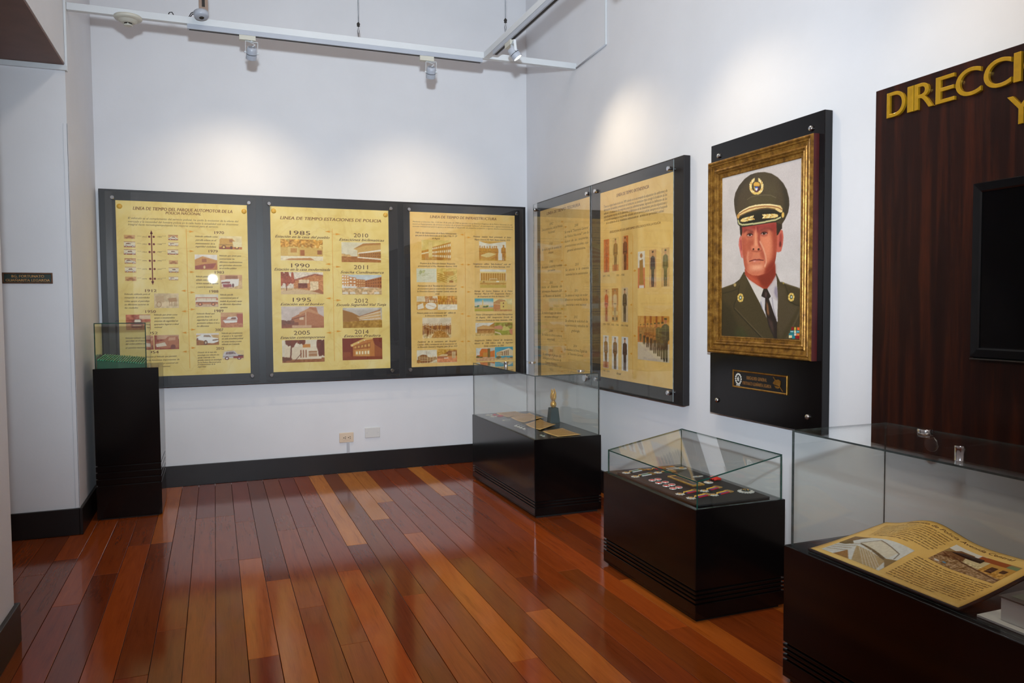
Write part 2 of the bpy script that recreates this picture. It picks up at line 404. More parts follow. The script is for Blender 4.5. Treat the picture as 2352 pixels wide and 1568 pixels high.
# floorboards: 0.1245 m strips along the room, ends on the joists
WID, X0S = .1245, -2.065
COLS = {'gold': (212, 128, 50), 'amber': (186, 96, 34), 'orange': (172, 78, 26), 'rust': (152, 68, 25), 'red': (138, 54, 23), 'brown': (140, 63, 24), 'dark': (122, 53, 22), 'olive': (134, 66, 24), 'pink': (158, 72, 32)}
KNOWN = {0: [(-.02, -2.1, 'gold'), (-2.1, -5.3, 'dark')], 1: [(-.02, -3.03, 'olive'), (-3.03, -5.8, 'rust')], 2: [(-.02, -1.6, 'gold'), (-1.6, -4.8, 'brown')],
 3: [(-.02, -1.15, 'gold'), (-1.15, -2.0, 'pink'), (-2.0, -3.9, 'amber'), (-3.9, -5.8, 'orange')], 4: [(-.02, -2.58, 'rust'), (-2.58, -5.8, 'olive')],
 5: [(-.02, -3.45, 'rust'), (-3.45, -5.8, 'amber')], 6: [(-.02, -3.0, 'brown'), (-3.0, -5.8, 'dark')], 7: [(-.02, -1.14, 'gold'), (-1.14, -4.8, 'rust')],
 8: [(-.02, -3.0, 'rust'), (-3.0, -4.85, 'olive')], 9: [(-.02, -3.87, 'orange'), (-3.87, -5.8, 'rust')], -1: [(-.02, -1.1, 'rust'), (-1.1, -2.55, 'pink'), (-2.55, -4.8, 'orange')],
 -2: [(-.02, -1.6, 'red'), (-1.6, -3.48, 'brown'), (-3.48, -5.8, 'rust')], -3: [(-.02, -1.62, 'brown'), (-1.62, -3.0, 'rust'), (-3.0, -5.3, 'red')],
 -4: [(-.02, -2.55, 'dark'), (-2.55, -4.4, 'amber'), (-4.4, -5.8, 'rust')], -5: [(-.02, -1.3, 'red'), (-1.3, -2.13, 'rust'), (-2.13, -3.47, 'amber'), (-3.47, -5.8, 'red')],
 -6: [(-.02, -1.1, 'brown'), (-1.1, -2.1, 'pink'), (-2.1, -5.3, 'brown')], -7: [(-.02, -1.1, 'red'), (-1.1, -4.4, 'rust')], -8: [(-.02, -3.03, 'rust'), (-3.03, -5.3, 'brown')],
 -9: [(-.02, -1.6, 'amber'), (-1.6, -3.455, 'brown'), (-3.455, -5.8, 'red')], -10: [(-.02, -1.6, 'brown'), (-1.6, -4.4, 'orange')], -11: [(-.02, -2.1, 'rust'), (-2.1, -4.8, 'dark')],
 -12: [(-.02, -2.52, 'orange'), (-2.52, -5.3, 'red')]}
rnd = random.Random(4)
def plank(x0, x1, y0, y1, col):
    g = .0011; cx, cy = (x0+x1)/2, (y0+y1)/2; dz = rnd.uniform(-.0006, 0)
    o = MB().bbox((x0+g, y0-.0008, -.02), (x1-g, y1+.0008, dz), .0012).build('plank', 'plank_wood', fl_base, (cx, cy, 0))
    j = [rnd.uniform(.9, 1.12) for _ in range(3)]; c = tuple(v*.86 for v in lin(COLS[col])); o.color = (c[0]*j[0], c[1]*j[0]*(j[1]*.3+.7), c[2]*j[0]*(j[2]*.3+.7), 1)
for k in range(-20, 17):
    x0 = X0S+k*WID; x1 = min(x0+WID, -.001)
    if x0 > -.004: continue
    inroom = x1 > XL
    lo, hi = (0, -9.55) if inroom else (YJ, YN)
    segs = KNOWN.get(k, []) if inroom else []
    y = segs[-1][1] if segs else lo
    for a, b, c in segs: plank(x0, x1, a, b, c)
    while y > hi+.05:
        n = y-rnd.choice((2, 3, 3, 4, 5))*.465*(1 if y < lo else rnd.uniform(.5, 1)); n = max(n, hi)
        if n-hi < .3: n = hi
        plank(x0, x1, y, n, rnd.choice(('rust', 'orange', 'brown', 'red', 'rust', 'brown', 'dark', 'amber'))); y = n

# ------------------------------------------------------------------ wall displays: layout tables (metres from each sheet's top-left)
TEXTS = {0: [('T', 'LINEA DE TIEMPO DEL PARQUE AUTOMOTOR DE LA', 0.121, 0.853, 0.056, 0.026), ('T', 'POLICIA NACIONAL', 0.354, 0.615, 0.0845, 0.022),
     ('S', 'El vehiculo es el complemento del servicio policial, ha unido la evolucion de la oferta del', 0.084, 0.899, 0.134, 0.016),
     ('S', 'mercado y la necesidad del hombre policia en la calle hasta la actualidad con un dinamismo', 0.084, 0.897, 0.16, 0.016),
     ('S', 'integral hacia tecnologiaimpulsando los mejores avances para el servicio.', 0.083, 0.744, 0.183, 0.016), ('Y', '1970', 0.713, 0.785, 0.23, 0.023), ('Y', '1979', 0.666, 0.734, 0.382, 0.022),
     ('Y', '1983', 0.709, 0.778, 0.552, 0.022), ('Y', '1988', 0.665, 0.732, 0.707, 0.022), ('Y', '1989', 0.699, 0.767, 0.866, 0.023), ('Y', '2007', 0.701, 0.762, 1.021, 0.023), ('Y', '2012', 0.705, 0.764, 1.173, 0.023),
     ('Y', '1912', 0.191, 0.273, 0.702, 0.022), ('Y', '1950', 0.189, 0.264, 0.867, 0.022), ('Y', '1952', 0.19, 0.272, 1.038, 0.022), ('Y', '1954', 0.193, 0.276, 1.19, 0.022), ('C', 'Vehiculo utilizado como', 0.569, 0.737, 0.264, 0.013),
     ('C', 'patrulla urbana en el', 0.569, 0.726, 0.293, 0.013), ('C', 'mantenimiento de la', 0.568, 0.714, 0.321, 0.013), ('C', 'seguridad ciudadana', 0.567, 0.722, 0.345, 0.014),
     ('C', 'Vehiculo que sirvió para', 0.747, 0.913, 0.416, 0.013), ('C', 'contrarrestar las', 0.746, 0.863, 0.442, 0.013), ('C', 'diferentes manifestaciones', 0.746, 0.922, 0.468, 0.013),
     ('C', 'que generaban alteración', 0.745, 0.915, 0.494, 0.013), ('C', 'en el orden público', 0.745, 0.875, 0.518, 0.014), ('C', 'Vehiculo patrulla que era', 0.567, 0.71, 0.587, 0.014),
     ('C', 'utilizado como apoyo en el', 0.566, 0.716, 0.614, 0.014), ('C', 'servicio mensual de vigilancia', 0.566, 0.733, 0.642, 0.014), ('C', 'y control de comercio', 0.565, 0.69, 0.671, 0.014),
     ('C', 'Vehiculo patrulla', 0.745, 0.843, 0.734, 0.014), ('C', 'convencional para el', 0.744, 0.886, 0.76, 0.014), ('C', 'traslado de personal y apoyo', 0.744, 0.912, 0.787, 0.014),
     ('C', 'en diferentes dispositivos', 0.743, 0.906, 0.812, 0.014), ('C', 'operativos', 0.743, 0.8, 0.837, 0.014), ('C', 'Vehiculo fluvial que', 0.565, 0.699, 0.887, 0.013), ('C', 'permite llevar la', 0.564, 0.677, 0.912, 0.013),
     ('C', 'seguridad no solo en el', 0.564, 0.723, 0.938, 0.014), ('C', 'perimetro urbano si no a', 0.563, 0.733, 0.963, 0.014), ('C', 'los diferentes', 0.563, 0.655, 0.988, 0.014),
     ('C', 'Vehiculo que complementa', 0.751, 0.909, 1.049, 0.013), ('C', 'el apoyo a  la seguridad', 0.75, 0.909, 1.072, 0.013), ('C', 'en cada actualidad policial', 0.75, 0.916, 1.094, 0.014),
     ('C', 'en zonas rurales y como', 0.749, 0.901, 1.118, 0.014), ('C', 'vehiculo en Comando', 0.749, 0.886, 1.14, 0.014), ('C', 'Dotado de la mas alta', 0.564, 0.707, 1.202, 0.012),
     ('C', 'tecnologia este vehiculo nos', 0.563, 0.727, 1.224, 0.012), ('C', 'ayuda controlar a los', 0.563, 0.695, 1.244, 0.013), ('C', 'grandes avances en tecnologia', 0.562, 0.743, 1.264, 0.013),
     ('C', 'en la Policia Nacional para', 0.562, 0.737, 1.284, 0.012), ('C', 'el mejoramiento de la', 0.561, 0.694, 1.3, 0.012), ('C', 'seguridad', 0.561, 0.626, 1.318, 0.012),
     ('C', 'Vehiculo utilizado para el', 0.045, 0.227, 0.729, 0.013), ('C', 'transporte de autoridades', 0.044, 0.222, 0.756, 0.013), ('C', 'como apoyo al patrullaje', 0.043, 0.221, 0.784, 0.013),
     ('C', 'en diferentes sectores de', 0.043, 0.215, 0.811, 0.013), ('C', 'las ciudades', 0.042, 0.138, 0.836, 0.013), ('C', 'Vehiculo que sirvió como', 0.251, 0.42, 0.893, 0.013), ('C', 'apoyo a innumerables', 0.251, 0.401, 0.917, 0.013),
     ('C', 'atencion de seguridad en', 0.25, 0.424, 0.943, 0.014), ('C', 'apartados lugares a nivel', 0.249, 0.431, 0.969, 0.013), ('C', 'nacional', 0.249, 0.308, 0.992, 0.013), ('C', 'Vehiculo utilizado como', 0.043, 0.193, 1.074, 0.013),
     ('C', 'patrullaje en el sector', 0.043, 0.191, 1.096, 0.013), ('C', 'del orden público en', 0.042, 0.182, 1.12, 0.013), ('C', 'el servicio nacional', 0.041, 0.186, 1.151, 0.013),
     ('C', 'y con el Vehiculo que permitió', 0.2, 0.407, 1.226, 0.013), ('C', 'las funciones importantes de', 0.199, 0.427, 1.253, 0.013), ('C', 'la seguridad y control en', 0.198, 0.416, 1.28, 0.013),
     ('C', 'zonas urbanas', 0.198, 0.359, 1.305, 0.013), ('Z', '1912', 0.183, 0.214, 0.279, 0.01), ('Z', '1983', 0.29, 0.322, 0.276, 0.01), ('Z', 'vehiculo', 0.145, 0.175, 0.273, 0.005), ('Z', 'patrulla', 0.324, 0.353, 0.268, 0.005),
     ('Z', '1952', 0.181, 0.213, 0.336, 0.01), ('Z', '1988', 0.289, 0.321, 0.334, 0.01), ('Z', 'vehiculo', 0.144, 0.173, 0.331, 0.006), ('Z', 'patrulla', 0.323, 0.351, 0.327, 0.006), ('Z', '1954', 0.179, 0.211, 0.398, 0.01),
     ('Z', '1989', 0.287, 0.319, 0.395, 0.01), ('Z', 'vehiculo', 0.142, 0.172, 0.392, 0.006), ('Z', 'patrulla', 0.321, 0.35, 0.388, 0.005), ('Z', '1970', 0.178, 0.209, 0.466, 0.01), ('Z', '1990', 0.285, 0.317, 0.465, 0.01),
     ('Z', 'vehiculo', 0.14, 0.17, 0.46, 0.005), ('Z', 'patrulla', 0.32, 0.348, 0.458, 0.006), ('Z', '1979', 0.176, 0.208, 0.533, 0.01), ('Z', '2007', 0.284, 0.316, 0.532, 0.01), ('Z', 'vehiculo', 0.139, 0.168, 0.527, 0.006),
     ('Z', 'patrulla', 0.318, 0.346, 0.525, 0.006), ('Z', '1979', 0.174, 0.206, 0.609, 0.01), ('Z', '2012', 0.282, 0.314, 0.608, 0.01), ('Z', 'vehiculo', 0.137, 0.166, 0.602, 0.005), ('Z', 'patrulla', 0.316, 0.344, 0.601, 0.006)],
 1: [('T', 'LINEA DE TIEMPO ESTACIONES DE POLICIA', 0.078, 0.927, 0.0915, 0.027), ('N', '1985', 0.153, 0.322, 0.214, 0.036), ('N', '1990', 0.16, 0.312, 0.488, 0.035), ('N', '1995', 0.168, 0.317, 0.777, 0.036),
     ('N', '2005', 0.17, 0.304, 1.057, 0.036), ('N', '2010', 0.688, 0.813, 0.221, 0.036), ('N', '2011', 0.685, 0.807, 0.496, 0.037), ('N', '2012', 0.685, 0.804, 0.787, 0.037), ('N', '2014', 0.683, 0.804, 1.058, 0.037),
     ('C', 'Estación en la casa del pueblo', 0.034, 0.481, 0.247, 0.022), ('C', 'Estación en la casa modernizada', 0.023, 0.48, 0.521, 0.023), ('C', 'Estación en el bunker', 0.067, 0.428, 0.814, 0.022),
     ('C', 'Estación contemporanea', 0.06, 0.426, 1.096, 0.023), ('C', 'Estaciónes biclimaticas', 0.562, 0.953, 0.26, 0.023), ('C', 'Soacha Cundinamarca', 0.568, 0.943, 0.54, 0.023),
     ('C', 'Escuela Seguridad Vial Tunja', 0.529, 0.96, 0.822, 0.023), ('C', 'Estación Pradera', 0.589, 0.907, 1.093, 0.023)],
 2: [('T', 'LINEA DE TIEMPO DE INFRAESTRUCTURA', 0.186, 0.818, 0.037, 0.025), ('S', 'Mediante el Decreto No. 1130 del 18 de julio de 1940 se aprobo con el Estatuto Organico de la Policia Nacional, la cual', 0.025, 0.979, 0.0855, 0.013),
     ('S', 'nacion al Departamento de servicios el nucleo de un grupo denominado "urbanos", el cual respondia a algunas necesidades de', 0.024, 0.983, 0.1065, 0.013),
     ('S', 'caracter institucional para la epoca y se enfocaba el desarrollo de pequeños proyectos y algunos diseños arquitectonicos.', 0.024, 0.983, 0.127, 0.013),
     ('C', '1960 se dan instrucciones de la Rama Administrativa', 0.048, 0.43, 0.183, 0.015), ('C', 'que para la fecha funcionaba en la Calle 9 No. 9 - 27', 0.048, 0.439, 0.206, 0.015), ('C', 'de Bogotá', 0.203, 0.276, 0.231, 0.014),
     ('C', 'Proyecto de la Dirección General, Perspectiva', 0.088, 0.415, 0.455, 0.015), ('C', 'presentada por el Arq. Anastasio Ramirez, 1970', 0.068, 0.433, 0.479, 0.014),
     ('C', 'Participación de la "Seccional de Construcciones"', 0.063, 0.425, 0.656, 0.015), ('C', 'en el proyecto para la construccion del edificio de', 0.063, 0.428, 0.682, 0.014),
     ('C', 'la Dirección General y Hospital Central, enero de', 0.06, 0.428, 0.706, 0.015), ('C', '1970', 0.224, 0.265, 0.731, 0.015), ('C', 'Primera palada en la construccion del   edificio de', 0.054, 0.416, 0.9, 0.015),
     ('C', 'la Dirección General, 1970', 0.129, 0.333, 0.925, 0.014), ('C', 'Fundicion   de   la   estructura   del   Hospital', 0.057, 0.419, 1.159, 0.015),
     ('C', 'Central, 1970 y terminacion de la construccion de', 0.056, 0.423, 1.184, 0.014), ('C', 'la Dirección General y Hospital, Julio 20 de 1972', 0.056, 0.428, 1.206, 0.015),
     ('C', 'Proyecto   maximo   fiscal   presentado   al   Señor', 0.591, 0.966, 0.203, 0.015), ('C', 'Mayor General (R) Pablo Romo Guerra, 1973', 0.603, 0.953, 0.23, 0.015),
     ('C', 'Inauguracion   edificio   "Julio Andalucia"   sede   del', 0.589, 0.96, 0.453, 0.015), ('C', 'Fondo Rotatorio de la Policia Nacional, 1973', 0.603, 0.948, 0.478, 0.015),
     ('C', 'Entrega   del   Centro   Religioso   de   la   Policia', 0.598, 0.972, 0.703, 0.015), ('C', 'Nacional,   Mayo de 1977   Inauguracion   Fuerza  1', 0.598, 0.972, 0.727, 0.015),
     ('C', 'de Guaymaral del Area de Aviacion, 1977', 0.628, 0.943, 0.752, 0.015), ('C', 'Primer CAI entregado a la Policia Metropolitana', 0.611, 0.973, 0.92, 0.015),
     ('C', 'de   Bogotá,   1987   Inauguracion   Escuela   de', 0.611, 0.973, 0.946, 0.015), ('C', 'Carabineros Provincia de Velez, Santander, 1996', 0.61, 0.969, 0.973, 0.015),
     ('C', 'Inauguración   Edificio   Central   de   Inteligencia,', 0.596, 0.971, 1.159, 0.015), ('C', 'febrero   de   1998   Edificio   Sede   de   Seguridad', 0.594, 0.975, 1.185, 0.015),
     ('C', 'Social, noviembre de 2000', 0.685, 0.883, 1.211, 0.015)],
 3: [('T', 'LINEA DE TIEMPO TESORERIA', 0.142, 0.8, 0.0385, 0.026), ('S', '1892', 0.201, 0.28, 0.135, 0.023), ('S', 'Denominacion, en la Policia', 0.035, 0.464, 0.1715, 0.022), ('S', 'Nacional', 0.17, 0.313, 0.205, 0.022),
     ('S', '1930', 0.194, 0.268, 0.304, 0.023), ('S', 'Se inicia pago de nomina en', 0.033, 0.446, 0.3445, 0.023), ('S', 'cheque.', 0.176, 0.284, 0.3785, 0.022), ('S', '1990', 0.197, 0.276, 0.46, 0.023),
     ('S', 'Se pagan cesantias nomina', 0.031, 0.456, 0.4995, 0.023), ('S', 'con sueldos', 0.162, 0.319, 0.5325, 0.022), ('S', '2001', 0.195, 0.269, 0.642, 0.022), ('S', 'Inicia   el   Sistema   de', 0.024, 0.455, 0.677, 0.023),
     ('S', 'Informacion Financiera SIIF', 0.028, 0.454, 0.7165, 0.023), ('S', 'de Ministerio de hacienda', 0.057, 0.426, 0.754, 0.023), ('S', '2002', 0.193, 0.267, 0.8695, 0.022),
     ('S', 'Se realiza el pago con abono', 0.026, 0.441, 0.9025, 0.023), ('S', 'en cuenta individual', 0.091, 0.375, 0.9385, 0.023), ('S', '2009', 0.186, 0.26, 1.0615, 0.022),
     ('S', 'Se realiza la ultima nomina', 0.024, 0.446, 1.097, 0.023), ('S', 'exportada', 0.147, 0.301, 1.135, 0.022), ('S', '2005', 0.189, 0.268, 1.2335, 0.023), ('S', 'Se entrega el grupo de', 0.037, 0.431, 1.27, 0.023),
     ('S', 'embargos a la Direccion de', 0.042, 0.43, 1.3055, 0.023), ('S', 'Talento Humano.', 0.101, 0.354, 1.344, 0.023), ('S', '2008', 0.698, 0.764, 0.1955, 0.021), ('S', 'Se crea la "Tesoreria General', 0.512, 0.942, 0.2335, 0.021),
     ('S', 'de Policia Nacional" con la', 0.511, 0.946, 0.271, 0.021), ('S', 'fusion  de  las  tesorerias,', 0.515, 0.942, 0.31, 0.021), ('S', 'prestaciones sociales, caja', 0.515, 0.941, 0.348, 0.021),
     ('S', 'general administrativa.', 0.56, 0.895, 0.387, 0.021), ('S', '2010', 0.706, 0.772, 0.5105, 0.021), ('S', 'Se  abona  a  la  cuenta', 0.52, 0.946, 0.5465, 0.021),
     ('S', 'individual de los pensionados', 0.529, 0.934, 0.5845, 0.021), ('S', '2011', 0.694, 0.76, 0.721, 0.021), ('S', 'Se elimina el riesgo de recibir', 0.518, 0.933, 0.7575, 0.021),
     ('S', 'dinero en ventanilla de las', 0.518, 0.933, 0.793, 0.021), ('S', 'tesorerias a nivel nacional', 0.534, 0.909, 0.834, 0.021), ('S', '2012', 0.682, 0.748, 0.9355, 0.021),
     ('S', 'Se elimina la solicitud de', 0.514, 0.932, 0.9675, 0.022), ('S', 'supervivencia y estudios de', 0.514, 0.932, 1.0045, 0.022), ('S', 'grafologia.', 0.633, 0.79, 1.0475, 0.021), ('S', '2014', 0.669, 0.736, 1.172, 0.021),
     ('S', 'Se establece la firma Digital de', 0.496, 0.917, 1.206, 0.022), ('S', 'la Tesoreria General.', 0.564, 0.851, 1.2405, 0.021)],
 4: [('T', 'LINEA DE TIEMPO INTENDENCIA', 0.249, 0.693, 0.0495, 0.024), ('S', 'Tiene su origen hacia el año de 1909, donde se le encomendo la adquisicion de uniformes y la', 0.058, 0.916, 0.1075, 0.019),
     ('S', 'fabricacion de vestidos y enseres en la Institucion; su evolucion trajo consigo la fundacion de los', 0.058, 0.916, 0.1325, 0.019),
     ('S', 'talleres y la adopcion de mejores practicas administrativas, logrando la definicion de las', 0.058, 0.916, 0.158, 0.018),
     ('S', 'especificaciones tecnicas de los elementos, la fabricacion de los lineamientos para las adquisiciones y', 0.058, 0.917, 0.1825, 0.019),
     ('S', 'la busqueda tecnologica en las prendas utilizadas para el servicio policial, siempre en la busqueda', 0.058, 0.917, 0.207, 0.018),
     ('S', 'de la satisfaccion de las necesidades institucionales en   terminos de oportunidad y calidad.', 0.092, 0.878, 0.232, 0.018), ('T', 'EVOLUCION DE LOS UNIFORMES UTILIZADOS POR LA POLICIA', 0.148, 0.838, 0.3045, 0.016),
     ('Z', '1891 - 1901', 0.043, 0.147, 0.623, 0.015), ('Z', '1901 - 1920', 0.248, 0.365, 0.626, 0.015), ('Z', '1920 - 1930', 0.042, 0.142, 0.984, 0.015), ('Z', '1930 - 1940', 0.172, 0.28, 0.986, 0.015),
     ('Z', '1941-1980', 0.314, 0.417, 0.988, 0.015), ('Z', '1980 - 2010', 0.041, 0.141, 1.334, 0.015), ('C', 'Actual', 0.247, 0.316, 1.339, 0.018)]}
PHOTOS = {0: [('smallcar0', 0.052, 0.267, 0.1305, 0.297), ('smallcar1', 0.0505, 0.318, 0.1315, 0.363), ('smallcar2', 0.0485, 0.379, 0.1325, 0.421), ('smallcar3', 0.0515, 0.4495, 0.1325, 0.4915), ('smallcar4', 0.0525, 0.5165, 0.1315, 0.5605),
     ('smallcar5', 0.0525, 0.593, 0.1315, 0.6265), ('smallcar6', 0.3695, 0.259, 0.4405, 0.3), ('smallcar7', 0.3685, 0.317, 0.4425, 0.347), ('smallcar8', 0.3615, 0.375, 0.4395, 0.4155), ('smallcar9', 0.3695, 0.4605, 0.4355, 0.4905),
     ('smallcar10', 0.3665, 0.5185, 0.4395, 0.5585), ('smallcar11', 0.3645, 0.5905, 0.4345, 0.6185), ('van', 0.746, 0.2565, 0.9225, 0.364), ('truck', 0.5605, 0.4105, 0.7295, 0.5325), ('jeep', 0.7465, 0.5725, 0.9175, 0.6875),
     ('bus', 0.557, 0.732, 0.73, 0.8335), ('boat', 0.7455, 0.881, 0.9165, 1.0035), ('suv', 0.557, 1.048, 0.728, 1.144), ('carcut', 0.752, 1.1925, 0.9185, 1.2705), ('carriage', 0.2545, 0.724, 0.4335, 0.84),
     ('oldcar', 0.0485, 0.891, 0.2245, 1.0115), ('oldtruck', 0.1975, 1.0565, 0.2425, 1.1705), ('oldtruck2', 0.2475, 1.0565, 0.4275, 1.171)],
 1: [('b1985', 0.0775, 0.269, 0.4245, 0.4475), ('b1990', 0.074, 0.5445, 0.422, 0.732), ('b1995', 0.0725, 0.8335, 0.422, 1.018), ('b2005', 0.073, 1.119, 0.4225, 1.3095), ('b2010', 0.5815, 0.283, 0.922, 0.4545),
     ('b2011', 0.5805, 0.5625, 0.9245, 0.7355), ('b2012', 0.5825, 0.849, 0.9235, 1.024), ('b2014', 0.5755, 1.1135, 0.922, 1.3035)],
 2: [('c1960', 0.104, 0.2465, 0.377, 0.426), ('csketch', 0.055, 0.5015, 0.2395, 0.6245), ('caerial', 0.2435, 0.499, 0.433, 0.626), ('cround', 0.053, 0.75, 0.246, 0.874), ('ccrowd', 0.2485, 0.748, 0.4325, 0.873),
     ('cpalada', 0.104, 0.9435, 0.373, 1.129), ('cframe', 0.049, 1.2345, 0.2345, 1.354), ('chosp', 0.237, 1.2315, 0.425, 1.355), ('ctable', 0.648, 0.244, 0.9125, 0.423), ('ccol', 0.654, 0.5025, 0.9115, 0.6735),
     ('cblue', 0.5995, 0.772, 0.7835, 0.89), ('cyellow', 0.7835, 0.775, 0.97, 0.8915), ('ccai', 0.6055, 0.9965, 0.7935, 1.117), ('cgreen', 0.7935, 0.9965, 0.9725, 1.1135), ('cbrick', 0.6095, 1.2295, 0.7915, 1.352),
     ('cwhite', 0.7945, 1.225, 0.9745, 1.348)],
 3: [],
 4: [('u_red', 0.0545, 0.353, 0.14, 0.597), ('u_pale', 0.186, 0.351, 0.283, 0.596), ('u_door', 0.329, 0.351, 0.419, 0.594), ('u_lady', 0.551, 0.477, 0.6435, 0.727), ('u_navy', 0.699, 0.475, 0.7865, 0.725),
     ('u_green', 0.8495, 0.474, 0.9455, 0.725), ('u_rust', 0.0535, 0.719, 0.1365, 0.966), ('u_cream', 0.18, 0.72, 0.275, 0.964), ('u_dark', 0.324, 0.718, 0.414, 0.964), ('u_w1', 0.0415, 1.068, 0.131, 1.313),
     ('u_w2', 0.1795, 1.07, 0.275, 1.313), ('u_w3', 0.324, 1.07, 0.417, 1.314), ('u_row', 0.5495, 0.917, 0.9455, 1.218)]}
ARROWS = {0: [(0.507, 0.559, 0.228), (0.506, 0.558, 0.385), (0.505, 0.557, 0.552), (0.504, 0.556, 0.716), (0.503, 0.555, 0.853), (0.502, 0.554, 1.016), (0.501, 0.553, 1.164), (0.504, 0.453, 0.703), (0.503, 0.452, 0.868), (0.502, 0.45, 1.04),
     (0.501, 0.449, 1.193)],
 1: [(0.508, 0.444, 0.197), (0.506, 0.442, 0.474), (0.505, 0.44, 0.767), (0.503, 0.438, 1.062), (0.51, 0.577, 0.217), (0.509, 0.576, 0.496), (0.507, 0.574, 0.784), (0.505, 0.573, 1.051)],
 2: [(0.515, 0.465, 0.19), (0.513, 0.463, 0.461), (0.511, 0.46, 0.667), (0.508, 0.458, 0.912), (0.506, 0.455, 1.165), (0.516, 0.572, 0.214), (0.514, 0.569, 0.462), (0.511, 0.567, 0.711), (0.509, 0.565, 0.933), (0.507, 0.562, 1.165)],
 3: [(0.494, 0.43, 0.141), (0.493, 0.428, 0.312), (0.491, 0.427, 0.464), (0.49, 0.425, 0.64), (0.488, 0.423, 0.871), (0.486, 0.421, 1.061), (0.484, 0.419, 1.232), (0.494, 0.557, 0.192), (0.491, 0.554, 0.507), (0.489, 0.553, 0.724),
     (0.487, 0.551, 0.935), (0.485, 0.549, 1.172)],
 4: [(0.481, 0.444, 0.48), (0.481, 0.445, 0.841), (0.482, 0.445, 1.185), (0.481, 0.531, 0.604), (0.482, 0.532, 1.058)]}
LINES = {0: [(0.503, 0.209, 1.33)], 1: [(0.5055, 0.171, 1.307)], 2: [(0.5115, 0.167, 1.369)], 3: [(0.489, 0.134, 1.294)], 4: [(0.4815, 0.36, 1.328)]}
PINS = {0: [(0.027, 0.046), (0.944, 0.051)], 1: [(0.028, 0.039), (0.968, 0.038)], 2: [], 3: [], 4: []}
AXIS = (0.248, 0.225, 0.658, [0.277, 0.335, 0.397, 0.466, 0.531, 0.608])

